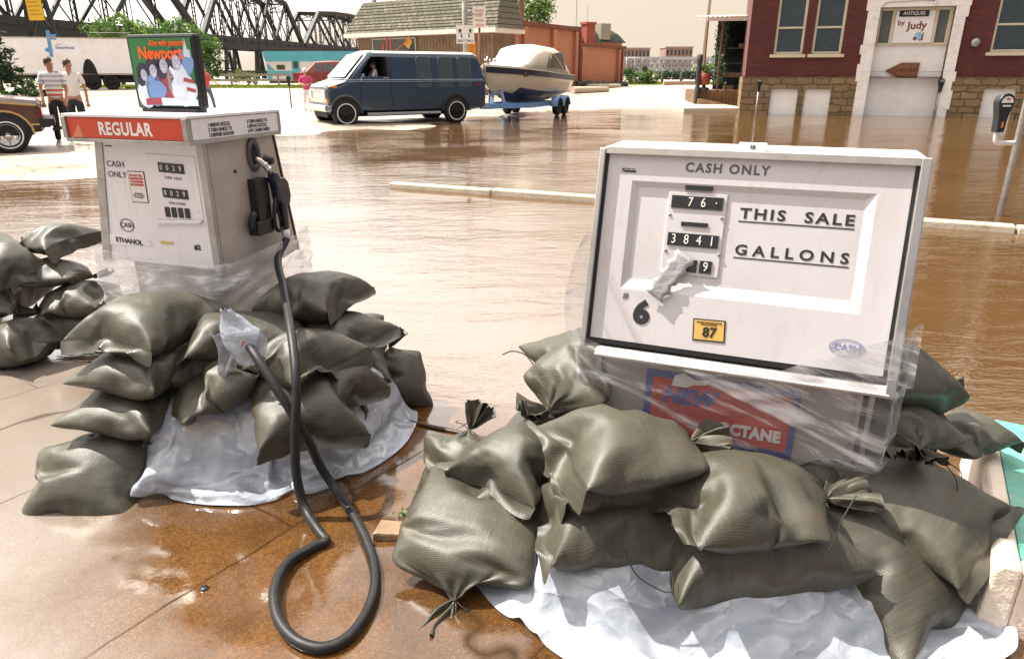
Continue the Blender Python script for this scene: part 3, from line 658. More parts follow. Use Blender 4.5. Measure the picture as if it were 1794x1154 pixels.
lb = b.build('octane_label', [M['ink'], M['yellow_label']], face)
text('87', .040, M['ink'], lb, RT(-.056, -.523, (1, 0, .03), -.0034), bold=.0012); text('MINIMUM OCTANE RATING\n(R+M)/2 METHOD', .0058, M['ink'], lb, RT(-.06, -.496, (1, 0, .03), -.0034))
b = FB(); b.T = FM @ Matrix.Translation((0, 0, h)); 
oval_badge(face, (.319, -.517), .046, .025, 0, M['ink_blue'], 'CASH', .027)
ob = face.children[-1]
for o_ in [c for c in face.children if c.name.startswith('oval_badge')]:
    o_.data.transform(FM @ Matrix.Translation((0, -.0006, h)))
    for c in o_.children: c.data.transform(FM @ Matrix.Translation((0, -.0006, h)))
# crumpled tape strip
b = FB(); rings = []
A0, B0 = Vector((-.150, -.006, h - .300)), Vector((-.232, -.010, h - .432)); dd = (B0 - A0); pr = Vector((dd.z, 0, -dd.x)).normalized()
for i in range(15):
    t = i / 14; c = A0 + dd * t; w = .030 + .006 * math.sin(i * 1.9); rings.append([c + pr * (w * s_) + Vector((0, -.004 * abs(math.sin(i * 1.3 + s_ * 2)) - .003, 0)) for s_ in (-1, -.5, 0, .5, 1)])
b.loft(rings, 0, cap=False, closed=False); tp_ = b.build('tape_strip', M['tape'], rp); 
md = tp_.modifiers.new('thick', 'SOLIDIFY'); md.thickness = .0012
# frame, trim and top
b = FB(); b.box(-.446, -.428, -.020, .05, -.012, h + .004); b.build('frame_post', M['steel'], rp, bevel=.003)
b = FB(); b.box(.428, .454, -.020, .05, -.035, h + .010); b.build('frame_post', M['steel'], rp, bevel=.003)
b = FB(); b.box(-.428, .428, -.016, .03, h - .012, h + .010); b.build('top_trim', M['steel'], rp, bevel=.002)
b = FB(); b.box(-.428, .428, -.003, .02, .004, .018); b.build('bottom_trim', M['black'], rp)
b = MB(); b.box(-.446, .454, YT + .03, .44, ZT - .004, ZT + .006); b.build('head_top', P('faded_top', (.55, .50, .47), .5, var=.2, vs=8, dirt=(.33, .15, .09), dirt_amt=.4), rp, bevel=.003)
b = MB(); b.box(-.44, .445, .012, .52, ZB - .014, ZB - .002); b.build('head_base', M['galv'], rp)
# price card block lying on top
pc = thing('price_block', 'small white plastic block lying on top of the number 6 pump', 'block', Matrix.Translation((.636, 1.907, 0)) @ Matrix.Rotation(RP_YAW, 4, 'Z') @ Vector((0, .20, ZT + .006)), RP_YAW - .03)
b = MB(); b.prism([(0, 0), (.055, 0), (.05, .022), (.012, .026)], 0, -.045, .035); q = b.build('block_body', M['white_enamel'], pc, bevel=.004); text('10', .016, M['ink'], q, TM((-.005, .003, .0135), (1, 0, 0), (0, .42, .9)), bold=.0012)
# lower cabinet
b = MB(); b.box(-.392, .385, .062, .50, 0, ZB - .014); b.build('lower_cabinet', M['cab_paint'], rp)
b = MB(); b.prism([(-.030, ZB - .022), (-.030, ZB - .030), (.056, ZB - .036), (.062, ZB - .004), (.004, ZB - .001)], 0, -.395, .44); b.build('cabinet_ledge', M['steel'], rp, bevel=.002)
b = MB(); b.box(-.402, -.388, .050, .075, .02, ZB - .034); b.box(.372, .388, .050, .075, .02, ZB - .034); b.box(.405, .42, .06, .085, .02, ZB - .034); b.build('cabinet_corner', M['galv'], rp, bevel=.002)
b = MB(); b.lathe([(.001, .056), (.012, .057), (.013, .063)], (-.01, 0, .575), 'y', 14); b.build('cabinet_lock', M['galv'], rp)
yd = .060
b = MB(); b.prism([(-.240, .562), (.225, .560), (.222, .33), (-.245, .33)], 1, yd - .0015, yd + .003, 0); b.prism([(-.218, .540), (.205, .538), (.203, .35), (-.222, .35)], 1, yd - .0025, yd + .001, 1)
dc = b.build('octane_decal', [M['decal_blue'], M['decal_red']], rp)
b = MB(); b.prism([(-.150, .553), (-.125, .565), (-.085, .548), (-.04, .552), (-.052, .535), (-.09, .530), (-.11, .518), (-.158, .517)], 1, yd - .0042, yd - .001); b.build('torn_paper', M['paper'], dc)
text('NEW', .075, M['decal_blue'], dc, TM((-.105, yd - .0035, .482)), bold=.004, sx=.9, shear=.25, space=1.05)
text('OCTANE', .052, M['white_ink'], dc, TM((.090, yd - .0035, .396)), bold=.003, sx=.85, space=1.05)
# ================================================================== sandbags
TPL = {}
for k in ('hem', 'hem_soft', 'hem_bent', 'tied', 'tied_soft', 'tied_bent'):
    A = SHAPE[k].copy(); c = (A.max(0) + A.min(0)) / 2; A[:, :2] -= c[:2]; A[:, 2] -= A[:, 2].min()
    TPL[k] = (A, *sims[k][1:])
BAGN = [0]
def sandbag(tpl, loc, yaw, label, group, pitch=0, roll=0, s=(1, 1, 1), mirror=False, bendx=0, bendy=0, string=True, top=None):
    A, F, idx, nx, ny = TPL[tpl]; BAGN[0] += 1; sd = BAGN[0] * 7.31
    V = A * np.array(s)
    if mirror: V[:, 1] *= -1
    V = V.copy(); V[:, 2] -= bendx * V[:, 0] ** 2 + bendy * V[:, 1] ** 2
    out = []
    for v in V:
        p = Vector(v); n1 = noise.noise_vector(p * 4.5 + Vector((sd, 0, 0))) * .020; n2 = noise.noise_vector(p * 13 + Vector((0, sd, 0))) * .0055
        out.append(p + n1 + n2)
    m = MB(); m.add(out, F if not mirror else [f[::-1] for f in F], 0, True)
    rr = random.Random(int(sd * 10))
    for j in range(ny):                      # frayed threads along the cut hem
        a, c = out[idx[0, 0, j]], out[idx[0, 0, j + 1]]; e = (a - out[idx[0, 1, j]]).normalized()
        for q in range(3):
            t = rr.random(); p = a.lerp(c, t); w = (c - a) * .05; L = rr.uniform(.002, .010); m.add([p - w, p + w, p + e * L + Vector((0, 0, rr.uniform(-.004, .004)))], [(0, 1, 2)], 0, False)
    o = m.build('sandbag', M['bag'], fix=False)
    md = o.modifiers.new('smooth', 'SUBSURF'); md.levels = 1; md.render_levels = 1
    o.rotation_euler = (Matrix.Rotation(R(yaw), 3, 'Z') @ Matrix.Rotation(R(-pitch), 3, 'Y') @ Matrix.Rotation(R(roll), 3, 'X')).to_euler()
    o.location = loc; tag(o, label, 'sandbag', group)
    if tpl.startswith('tied') and string:
        it = int(nx * .79); P_ = [out[idx[l, i, j]] for l in (0, 1) for i in (it, it + 1) for j in range(ny + 1)]
        c = sum(P_, Vector()) / len(P_); r = min(.022, max((p - c).length for p in P_) * .8) + .003
        b = MB()
        for dx in (-.003, .002): b.tube([c + Vector((dx, r * math.cos(a), r * math.sin(a))) for a in [2 * PI * k / 16 for k in range(17)]], .0022, 6, cap=False)
        L = rr.uniform(.10, .2); q = c + Vector((0, r, 0))
        b.tube(spline([q, q + Vector((.01, .03, -.01)), q + Vector((-.01 + rr.uniform(-.04, .04), .03 + L * .3, -L * .35)), q + Vector((rr.uniform(-.05, .05), .02 + L * .45, -L * .8))], 5), .0018, 5)
        b.build('tie_string', M['string'], o)
    return o
GL, GR, GF = 'sandbags heaped around the red topped pump', 'sandbags heaped around the number 6 pump', 'sandbags heaped at the left edge of the photo'
BAGS = [
 # ---- around the near pump
 ('tied', (.385, 1.80, .375), 18, 'pale sandbag lying before the torn NEW decal, its tied neck turned up to the right', GR, dict(pitch=5, s=(1.0, 1.0, 1.15), bendy=.1)),
 ('tied', (.72, 1.66, .285), 8, 'broad sunlit sandbag below the white letters of the decal with a frayed hem', GR, dict(pitch=3, roll=4, s=(1.12, 1.0, 1.15), bendy=.2, mirror=True)),
 ('hem', (.70, 1.64, .10), 185, 'dark sandbag squeezed beneath the broad sunlit one, fringed edge at its end', GR, dict(s=(1.0, .9, 1.3), bendx=.2)),
 ('hem_soft', (.34, 1.82, .24), 6, 'flat dark sandbag sandwiched second in the stack under the pale one', GR, dict(s=(.82, .95, 1.4))),
 ('hem_soft', (.30, 1.74, .10), 8, 'flat sandbag with a curled hem resting on the white plastic, lowest of its stack', GR, dict(s=(.84, .95, 1.35))),
 ('tied_bent', (-.12, 1.76, -.03), 252, 'big sandbag slumping into the water with its twisted neck hanging down in front', GR, dict(pitch=-9, s=(1.0, 1.12, .8), roll=0)),
 ('hem', (.06, 2.03, .215), 52, 'tilted sandbag with a pale torn hem strip left of the stack', GR, dict(pitch=14, s=(.80, .86, .95))),
 ('tied', (.20, 2.16, .385), 226, 'round sandbag seen end on with gathered pleats and a loose string', GR, dict(s=(.78, .86, 1.5), pitch=2)),
 ('hem', (.30, 2.36, .42), 200, 'bleached sandbag behind the pleated round one beside the steel cabinet', GR, dict(s=(.8, .9, 1.0))),
 ('tied', (-.17, 2.17, .15), 60, 'upright sandbag with a long stitched seam standing behind the slumping one', GR, dict(pitch=66, s=(.80, .78, 1.0), roll=15)),
 ('tied_soft', (1.30, 2.10, .44), 20, 'sandbag with a white hem flap on top of the dark heap beside the muddy water', GR, dict(s=(.75, .95, 1.5), bendx=.8)),
 ('tied', (1.22, 1.92, .36), 256, 'dark sandbag whose flared neck opens like a flower', GR, dict(pitch=14, s=(.82, .9, 1.1))),
 ('hem_bent', (1.20, 1.79, .17), 128, 'dark grey sandbag folded over the heap with a black stitched hem', GR, dict(s=(.9, .95, .85), roll=-14)),
 ('tied_soft', (1.52, 2.10, .235), 200, 'small sandbag with its corner sticking out onto the teal paint', GR, dict(s=(.62, .6, .95))),
 ('hem', (1.03, 1.69, .03), 118, 'large dark sandbag leaning by the white rim, its frayed tip pointing down', GR, dict(pitch=33, s=(.95, 1.0, 1.25), roll=8)),
 ('hem', (1.18, 1.95, .10), 20, 'shadowed sandbag buried under the flared neck one', GR, dict(s=(.9, .95, 1.3))),
 ('hem', (.55, 1.92, .12), 5, 'shadowed sandbag hidden behind the front stack at the foot of the cabinet', GR, dict(s=(1.0, .9, 1.3))),
 ('hem', (.06, 2.0, .03), 75, 'shadowed sandbag at the bottom under the tilted one', GR, dict(s=(.85, .9, 1.3))),
 # ---- around the red topped pump
 ('hem_soft', (-1.40, 2.51, .48), 78, 'pale sandbag on the upper left under the film, wavy hem hanging over', GL, dict(s=(.82, 1.0, 1.15), bendy=.3, pitch=2)),
 ('hem', (-1.40, 2.47, .345), 258, 'flat olive sandbag sandwiched under the wavy hem one', GL, dict(s=(.78, 1.0, .95))),
 ('hem', (-1.43, 2.42, .20), 262, 'dark sandbag third from the top in the left stack', GL, dict(s=(.82, 1.0, 1.0))),
 ('tied', (-1.16, 2.40, .23), 205, 'dark sandbag lying aslant with its neck pulled tight to the stack', GL, dict(pitch=-18, s=(.9, 1.05, 1.25), roll=10)),
 ('tied', (-1.55, 2.25, .06), 94, 'smooth sandbag leaning on the lower left of the heap, hem on wet paving', GL, dict(pitch=48, s=(.95, 1.10, 1.1))),
 ('hem', (-.84, 2.42, .22), 118, 'dark sandbag with one pointed corner behind the hose', GL, dict(pitch=24, s=(.95, 1.0, 1.15), roll=6)),
 ('tied', (-.87, 2.52, .36), 150, 'creased sandbag behind the hose just below the plastic film', GL, dict(s=(.80, 1.0, 1.2), pitch=10)),
 ('hem', (-.745, 2.58, .28), 140, 'wedge shaped sandbag with its hem pointing down under the creased one', GL, dict(pitch=30, s=(.72, .75, .95))),
 ('hem', (-.83, 2.79, .50), 165, 'bleached sandbag on top right of the heap with an upturned hem', GL, dict(s=(.62, .95, 1.0), pitch=2, bendx=.3)),
 ('hem_bent', (-.70, 2.90, .14), 100, 'drooping sandbag under the bleached one with upturned hem', GL, dict(s=(.85, .8, 1.0), roll=-8)),
 ('tied', (-.545, 2.98, .15), 110, 'upright brown sandbag with an open ruffled neck at the water', GL, dict(pitch=72, s=(.72, .66, .95))),
 ('hem', (-1.10, 2.55, .30), 10, 'shadowed sandbag deep inside the heap behind the gathered plastic', GL, dict(s=(.95, .9, 1.1))),
 ('hem', (-.70, 2.75, .06), 80, 'shadowed sandbag low in the heap by the clear sheet', GL, dict(s=(.9, .8, 1.2))),
 ('hem', (-.80, 2.76, .33), 150, 'shadowed sandbag right under the bleached one with upturned hem', GL, dict(s=(.9, 1.0, 1.1))),
 ('hem', (-1.06, 2.58, .40), 20, 'shadowed sandbag under the film between the two upper stacks', GL, dict(s=(.85, .9, 1.0))),
 # ---- heap at the left edge
 ('tied_soft', (-2.62, 3.85, .52), 160, 'pale crumpled sandbag draped on top of the heap', GF, dict(s=(.8, .9, 1.1), bendx=.4)),
 ('hem', (-2.78, 3.62, .45), 150, 'dark sandbag sloping down from the photo edge under the pale crumpled one', GF, dict(s=(.9, .9, 1.1), pitch=20)),
 ('tied', (-2.47, 3.72, .36), 10, 'sandbag with a pale ruffled neck touching the other heap', GF, dict(s=(.78, .8, 1.0), pitch=8)),
 ('tied', (-2.45, 3.62, .21), 190, 'sandbag with a puckered neck in shade below the ruffled one', GF, dict(s=(.85, .85, 1.15))),
 ('hem', (-2.42, 3.62, .05), 10, 'half sunlit sandbag low in the heap beside a wet patch', GF, dict(s=(.9, .85, 1.2))),
 ('hem', (-2.66, 3.44, .0), 165, 'lowest grey sandbag lying on the wet ground at the photo edge', GF, dict(s=(.95, .95, 1.3), pitch=-12)),
 ('hem', (-2.85, 3.66, .2), 100, 'shadowed sandbag deep in the heap behind the lowest one', GF, dict(s=(.9, .95, 1.5))),
]
for t_, l_, y_, lab, g_, kw in BAGS: sandbag(t_, l_, y_, lab, g_, **kw)

# ------------------------------------------------------------------ plastic sheets
def sheet(key, label, dz=0):
    A = SHAPE[key]; F_, nt, nr = sims[key][1:]; m = MB()
    m.add([tuple(v) for v in A], F_, 0, True)
    o = m.build('plastic_sheet', M['plastic'], fix=False); md = o.modifiers.new('smooth', 'SUBSURF'); md.levels = md.render_levels = 1
    o.location.z = .006 + dz; return tag(o, label, 'plastic sheet')
sheet('sheet_l', 'milky white plastic sheet bulging at the foot of the red topped pump')
sheet('sheet_r', 'bluish white plastic sheet spread under the sandbags of the number 6 pump')
def film(name, fn, nu, nv, mat, label, cat):
    m = MB(); m.add([fn(i / nu, j / nv) for i in range(nu + 1) for j in range(nv + 1)], [(i * (nv + 1) + j, (i + 1) * (nv + 1) + j, (i + 1) * (nv + 1) + j + 1, i * (nv + 1) + j + 1) for i in range(nu) for j in range(nv)], 0, True)
    o = m.build(name, mat, fix=False); return tag(o, label, cat)
def nz(x, y, z=0): return noise.noise(Vector((x, y, z)))
# band wrapped round the left pump: corners in pump coordinates
LB = [(-.46, .56), (-.66, .30), (-.645, .045), (-.40, .030), (-.05, .030), (.03, .10), (.05, .36), (.03, .62)]
def lfilm(u, v):
    t = u * (len(LB) - 1); i = min(int(t), len(LB) - 2); f = t - i; p = Vector(LB[i]).lerp(Vector(LB[i + 1]), f); c = Vector((-.33, .30))
    d = (p - c).normalized(); sag = .80 - .055 * math.sin(u * PI) + .012 * nz(u * 9, 2) - .10 * max(0, u - .35) * (1 - max(0, u - .35))
    zt, zb = sag, .44 - .10 * math.exp(-((u - .62) / .10) ** 2) + .03 * nz(u * 7, 5)
    z = zt + (zb - zt) * v; k = .02 * nz(u * 22, v * 2.0, 1) + .018 * nz(u * 8 + v * 4, v * 7, 3) + -.02 * v * v * (1 if u < .5 else -1)
    q = p + d * (.012 + k); return Ml @ Vector((q.x, q.y, z))
film('plastic_wrap', lfilm, 110, 22, M['film'], 'clear plastic film wrapped round the lower body of the red topped pump', 'plastic film')
# gathered bundle of plastic where the film is knotted
kc = at(415, 590, 2.36)
b = MB(); rings = []
for i in range(13):
    t = i / 12; ang = [2 * PI * k / 22 for k in range(22)]
    c = kc + Vector((-.02 + .07 * t, -.02, .11 - .17 * t)); r = .018 + .055 * math.sin(min(1, t * 1.1) * PI * .62) ** 1.6
    rings.append([c + Vector((r * math.cos(a) * (1 + .28 * nz(a * 3, t * 3)), r * .7 * math.sin(a) * (1 + .28 * nz(a * 3, t * 3 + 5)), .035 * t * math.cos(a * 2) + .02 * nz(a * 2, t * 5))) for a in ang])
b.loft(rings, 0, cap=False)
rings = []
for i in range(12):       # hanging tail
    t = i / 11; c = kc + Vector((-.045 + .02 * t + .02 * math.sin(t * 5), -.035, .03 - .21 * t)); w = .045 * (1 - .75 * t) + .008
    rings.append([c + Vector((w * s_, .018 * math.sin(s_ * 5 + t * 6), .012 * nz(s_ * 3, t * 4))) for s_ in np.linspace(-1, 1, 9)])
b.loft(rings, 0, cap=False, closed=False)
kn = tag(b.build('plastic_knot', M['plastic'], fix=False), 'white gathered plastic bundle with a red mark around the hose end', 'plastic bundle')
b = MB(); p = kc + Vector((.045, -.078, -.005)); b.beam(p, p + Vector((.012, .0, .022)), .006, .004); b.build('red_mark', M['red_ink'], kn)
# stretched film across the near pump's lower cabinet
Mr = Matrix.Translation((.636, 1.907, 0)) @ Matrix.Rotation(RP_YAW, 4, 'Z')
def rfilm(u, v):
    x = -.49 + .985 * u; top = .690 - .075 * math.sin(min(1, u * 1.25) * PI) ** 1.0 + .135 * max(0, (u - .62) / .38) ** 1.4; bot = .36 + .02 * nz(u * 6, 1)
    z = top + (bot - top) * v; y = -.028 + .035 * v + .016 * nz(u * 3 + v * 9, v * 2 - u * 3) + .10 * max(0, abs(u - .5) - .46) / .04 * 1.0
    if z > .64: y = min(y, (z - .646) * .262 - .012 + .004 * nz(u * 20, v * 9))
    return Mr @ Vector((x, y, z))
film('plastic_wrap', rfilm, 90, 24, M['film2'], 'thin stretched plastic film across the steel cabinet of the number 6 pump', 'plastic film')
def sfilm(u, v):      # slack sheet bulging behind the left edge of the near pump
    z = .98 - .42 * v; x = -.45 - .05 * math.sin(v * PI) * (1 - u) - .012 * u; y = -.02 + .38 * u + .01 * nz(u * 5, v * 6); return Mr @ Vector((x + .006 * nz(u * 8, v * 5, 2), y + .12 * (1 - v) * u, z + .08 * u))
film('plastic_wrap', sfilm, 20, 24, M['film2'], 'slack plastic flap bulging at the side of the number 6 pump towards the flood', 'plastic film')
def sfilm2(u, v):
    z = .90 - .52 * v; x = .462 + .05 * math.sin(v * PI) * u + .01 * nz(u * 6, v * 7); return Mr @ Vector((x, -.02 + .36 * u + .10 * (1 - v), z))
film('plastic_wrap', sfilm2, 20, 24, M['film2'], 'milky plastic flap hanging down the shaded flank of the number 6 pump', 'plastic film')

for pts_, lab in (([at(1095, 962, 1.56), at(1105, 990, 1.50), at(1125, 1015, 1.47), at(1168, 1037, 1.46), at(1180, 1025, 1.47), at(1176, 1000, 1.50)], 'thin dark wire trailing over the bluish plastic below the stacked sandbags'), ([at(1500, 868, 1.50), at(1478, 905, 1.46), at(1465, 940, 1.45), at(1450, 968, 1.45)], 'dark loose string dangling at the end of the broad sunlit sandbag')):
    b = MB(); b.tube(spline(pts_, 6), .0018, 6); tag(b.build('wire', M['string']), lab, 'wire')
# ------------------------------------------------------------------ painted island at the right, debris
il = thing('painted_island', 'rough white concrete island with a teal painted top at the lower right', 'concrete island', (1.335, 1.535, 0), math.atan2(-.03, .05))
a = Vector((1.80, 2.36)) - Vector((1.335, 1.535)); iy = math.atan2(a.y, a.x); il.rotation_euler = (0, 0, iy - PI / 2)
b = MB(); Lg = a.length + .02
b.prism([(-.045, -.1), (-.030, .20), (-.012, .226), (.022, .226), (.034, .212), (.034, -.1)], 1, -.03, Lg)            # long rim
b.prism([(-.030, -.1), (-.022, .20), (-.006, .227), (.028, .227), (.042, .212), (.042, -.1)], 0, .034, 1.3)            # near rim
o_ = b.build('rim', M['stucco'], il, bevel=.022)
b = MB(); b.box(.034, 1.3, .042, Lg, -.1, .216); b.build('teal_top', M['teal'], il)
st = MB(); rings = []
for i in range(9):
    t = i / 8; rings.append([(0 + .62 * t, .010 * math.sin(a_) * (1 + .5 * nz(t * 9, a_)), .008 * math.cos(a_) * (1 + .4 * nz(t * 7, a_ + 4)) + .012) for a_ in [2 * PI * k / 8 for k in range(8)]])
st.loft(rings); o = st.build('driftwood', M['wood_old']); p = at(655, 728, z=0); q = at(806, 762, z=0); o.location = p; o.rotation_euler = (0, 0, math.atan2(q.y - p.y, q.x - p.x)); tag(o, 'thin dark strip of driftwood washed against the paving between the heaps', 'driftwood')
b = MB(); b.prism([(-.075, -.02), (.06, -.045), (.085, .02), (-.045, .055)], 2, -.01, .026); o = b.build('broken_slab', M['stone_slab'], bevel=.008); o.location = at(692, 935, z=.01); o.rotation_euler = (.03, .05, .2); tag(o, 'broken flat piece of stone beside the slumping sandbag', 'stone')
for k, (px_, py_) in enumerate(((735, 875), (705, 905), (828, 868))):
    b = MB(); rr = random.Random(k)
    for i in range(26):
        c = Vector((rr.gauss(0, .012), rr.gauss(0, .010), rr.uniform(.002, .03))); u = Vector((rr.gauss(0, 1), rr.gauss(0, 1), rr.gauss(0, .6))).normalized() * .009; w = u.orthogonal().normalized() * .004
        b.quad(c - u, c + w, c + u, c - w)
    o = b.build('weed', M['weed']); o.location = at(px_, py_, z=.005); tag(o, ['green weed sprig at the water edge nearest the hose', 'tiny green weed on the broken piece of stone', 'green weed sprig against the upright seamed sandbag'][k], 'weed')
b = MB(); b.lathe([(.001, .006), (.012, .006), (.0135, .0)], (0, 0, 0), 'z', 16); o = b.build('bottle_cap', M['black']); o.location = at(358, 1031, z=.008); tag(o, 'flat black bottle cap on the brown wet paving', 'bottle cap')
b = MB(); b.tube(spline([(0, 0, 0), (.03, -.02, .03), (.075, -.015, .045), (.11, .03, .05)], 5), .0022, 6); o = b.build('wire', M['string']); o.location = at(934, 638, 2.3); o.rotation_euler = (0, 0, PI); tag(o, 'loose dark wire end sticking out above the pleated round sandbag', 'wire')
# ================================================================== brick building
def brick_mat(name, c1, c2, mort, sx, sz, bump=.4, var=.35, off=.5):
    n = N(name); br = n.mk('ShaderNodeTexBrick'); br.offset = off
    mp = n.mk('ShaderNodeMapping'); mp.inputs['Rotation'].default_value = (R(90), 0, 0); wz = n.mk('ShaderNodeTexNoise'); wz.inputs['Scale'].default_value = 1.6 / sx; n.l.new(n.co.outputs['Object'], wz.inputs[0]); ws = n.mk('ShaderNodeVectorMath'); ws.operation = 'SCALE'; ws.inputs['Scale'].default_value = sz * (.9 if sz > .2 else .12); n.l.new(wz.outputs[1], ws.inputs[0]); wa = n.mk('ShaderNodeVectorMath'); wa.operation = 'ADD'; n.l.new(n.co.outputs['Object'], wa.inputs[0]); n.l.new(ws.outputs[0], wa.inputs[1]); n.l.new(wa.outputs[0], mp.inputs[0]); n.l.new(mp.outputs[0], br.inputs[0])
    br.inputs['Scale'].default_value = 1; br.inputs['Brick Width'].default_value = sx; br.inputs['Row Height'].default_value = sz; br.inputs['Mortar Size'].default_value = sz * .09
    br.inputs['Color1'].default_value = (*c1, 1); br.inputs['Color2'].default_value = (*c2, 1); br.inputs['Mortar'].default_value = (*mort, 1)
    c = n.mix(n.ramp(n.noise(.8, 8, .65), [(.35, 0), (.7, var)]), br.outputs[0], tuple(x * .35 for x in c1)); n.set('Base Color', c).set('Roughness', .85)
    n.bump(n.math('ADD', n.math('MULTIPLY', br.outputs[1], -1), n.noise(14, 4)), bump, .02); return n.m
M['brick'] = brick_mat('red_brick', (.13, .021, .016), (.085, .015, .014), (.12, .06, .05), .21, .072)
M['rubble'] = brick_mat('tan_rubble_stone', (.33, .225, .115), (.22, .145, .07), (.10, .07, .04), .55, .24, bump=1.2, var=.7, off=.37)
M['cream'] = P('cream_woodwork', (.62, .55, .40), .6, var=.12, vs=2); M['white_stone'] = P('whitewashed_stone', (.84, .80, .78), .75, var=.08, vs=2, bump=.5, bs=8, dirt=(.4, .3, .2), dirt_amt=.3)
M['door_white'] = P('white_door', (.82, .80, .79), .55, var=.06, vs=1.5, dirt=(.45, .36, .25), dirt_amt=.25)
M['brown_sign'] = P('brown_board', (.19, .075, .035), .7, var=.2, vs=5)
M['window_glass'] = P('window_glass', (.05, .062, .06), .07, spec=.9)
def wall_holes(b, u0, u1, z0, z1, holes, y0, y1, m=0):
    us = sorted({u0, u1, *[x for h in holes for x in h[:2]]}); zs = sorted({z0, z1, *[x for h in holes for x in h[2:]]})
    us = [u for u in us if u0 <= u <= u1]; zs = [z for z in zs if z0 <= z <= z1]
    for i in range(len(us) - 1):
        for j in range(len(zs) - 1):
            cu, cz = (us[i] + us[i + 1]) / 2, (zs[j] + zs[j + 1]) / 2
            if any(h[0] < cu < h[1] and h[2] < cz < h[3] for h in holes): continue
            b.quad((us[i], y0, zs[j]), (us[i + 1], y0, zs[j]), (us[i + 1], y0, zs[j + 1]), (us[i], y0, zs[j + 1]), m)
    for h in holes:
        a, c, d, e = max(h[0], u0), min(h[1], u1), max(h[2], z0), min(h[3], z1)
        if a >= c or d >= e: continue
        b.quad((a, y0, d), (a, y1, d), (a, y1, e), (a, y0, e), m); b.quad((c, y0, d), (c, y1, d), (c, y1, e), (c, y0, e), m)
        b.quad((a, y0, e), (c, y0, e), (c, y1, e), (a, y1, e), m); b.quad((a, y0, d), (c, y0, d), (c, y1, d), (a, y1, d), m)
FY = math.atan2(-2.65, 9.2); FL = (8.89, 28.16, 0)
bb = thing('brick_building', 'dark red brick building with rubble stone base standing in the flood', 'building', FL, FY)
wins = [(.93, 1.95, 2.14, 4.3), (2.25, 3.27, 2.14, 4.3), (8.03, 9.35, 2.16, 4.3), (9.7, 11.0, 2.16, 4.3)]; cells = [(1.0, 1.97, -.3, .92), (2.2, 3.12, -.3, .92), (8.1, 9.1, -.3, .97), (9.8, 10.8, -.3, .97)]
door = (4.33, 6.72, -.3, 3.66)
b = MB(); wall_holes(b, 0, 14, 1.34, 11.2, wins + [door], 0, .35); b.quad((0, 0, 1.34), (0, 10, 1.34), (0, 10, 11.2), (0, 0, 11.2)); b.quad((14, 0, 1.34), (14, 10, 1.34), (14, 10, 11.2), (14, 0, 11.2)); b.quad((0, 10, -.3), (14, 10, -.3), (14, 10, 11.2), (0, 10, 11.2)); b.quad((0, 0, 11.2), (14, 0, 11.2), (14, 10, 11.2), (0, 10, 11.2))
b.build('brick_wall', M['brick'], bb)
b = MB(); wall_holes(b, -.07, 14.05, -.4, 1.36, cells + [door], -.07, .3); b.quad((-.07, -.07, -.4), (-.07, 10, -.4), (-.07, 10, 1.36), (-.07, -.07, 1.36)); b.quad((-.07, -.07, 1.36), (14.05, -.07, 1.36), (14.05, .02, 1.36), (-.07, .02, 1.36)); b.build('stone_base', M['rubble'], bb)
for (u0, u1, z0, z1) in wins:
    f = MB(); w = .09
    f.box(u0, u0 + w, .06, .16, z0, z1); f.box(u1 - w, u1, .06, .16, z0, z1); f.box(u0 + w, u1 - w, .06, .16, z1 - w, z1); f.box(u0 + w, u1 - w, .06, .16, z0, z0 + w); f.box(u0 + w, u1 - w, .08, .15, 3.02, 3.09)
    wf = f.build('window_frame', M['cream'], bb, bevel=.01)
    f = MB(); f.box(u0 + w, u1 - w, .12, .13, z0 + w, z1 - w); f.build('pane', M['window_glass'], wf)
    f = MB(); f.box(u0 - .12, u1 + .10, -.09, .10, z0 - .11, z0); f.build('window_sill', M['cream'], bb, bevel=.012)
b = MB(); rr = random.Random(3)
for k, (u0, u1, a, c) in enumerate(((1.25, 1.7, 2.23, 2.6), (2.5, 2.52, 2.23, 2.72), (2.88, 2.9, 2.23, 2.72), (2.5, 2.9, 2.70, 2.73), (2.5, 2.9, 2.48, 2.5))): b.box(u0, u1, .20, .22, a, c, 0 if k else 1)
b.build('window_display', [M['cream'], P('pink_cloth', (.35, .17, .16), .8)], bb)
for (u0, u1, z0, z1) in cells:
    f = MB(); f.box(u0, u1, .02, .06, z0, z1); f.build('boarded_opening', M['door_white'], bb)
b = MB(); z = -.4; k = 0; rr = random.Random(5)
while z < 3.66:
    hh = rr.uniform(.24, .36); z2 = min(3.66, z + hh); o1, o2 = rr.choice((.0, .07)), rr.choice((.0, .07))
    b.box(3.95 - o1, 4.33, -.10, .2, z + .001, z2 - .001); b.box(6.72, 7.05 + o2, -.10, .2, z + .001, z2 - .001); z = z2
b.box(3.88, 7.15, -.10, .2, 3.66, 4.6); b.build('door_surround', M['white_stone'], bb, bevel=.008)
b = MB(); b.box(4.33, 6.72, .22, .28, -.3, 1.52); b.box(4.33, 6.72, .22, .28, 1.53, 2.43); dr = b.build('garage_door', M['door_white'], bb, bevel=.006)
b = MB(); b.box(4.33, 6.72, .16, .26, 2.43, 2.50); b.box(4.33, 6.72, .10, .26, 3.56, 3.66); b.box(4.33, 4.45, .16, .26, 2.50, 3.56); b.box(6.60, 6.72, .16, .26, 2.50, 3.56); b.box(4.80, 4.90, .14, .26, 2.50, 3.56); b.box(6.16, 6.26, .14, .26, 2.50, 3.56); b.build('transom_frame', M['cream'], bb, bevel=.008)
dg2 = P('dusty_glass', (.12, .13, .12), .25)
for ua, ub in ((4.45, 4.80), (6.26, 6.60)): b = MB(); b.box(ua, ub, .22, .24, 2.50, 3.56); b.build('transom_pane', dg2, bb)
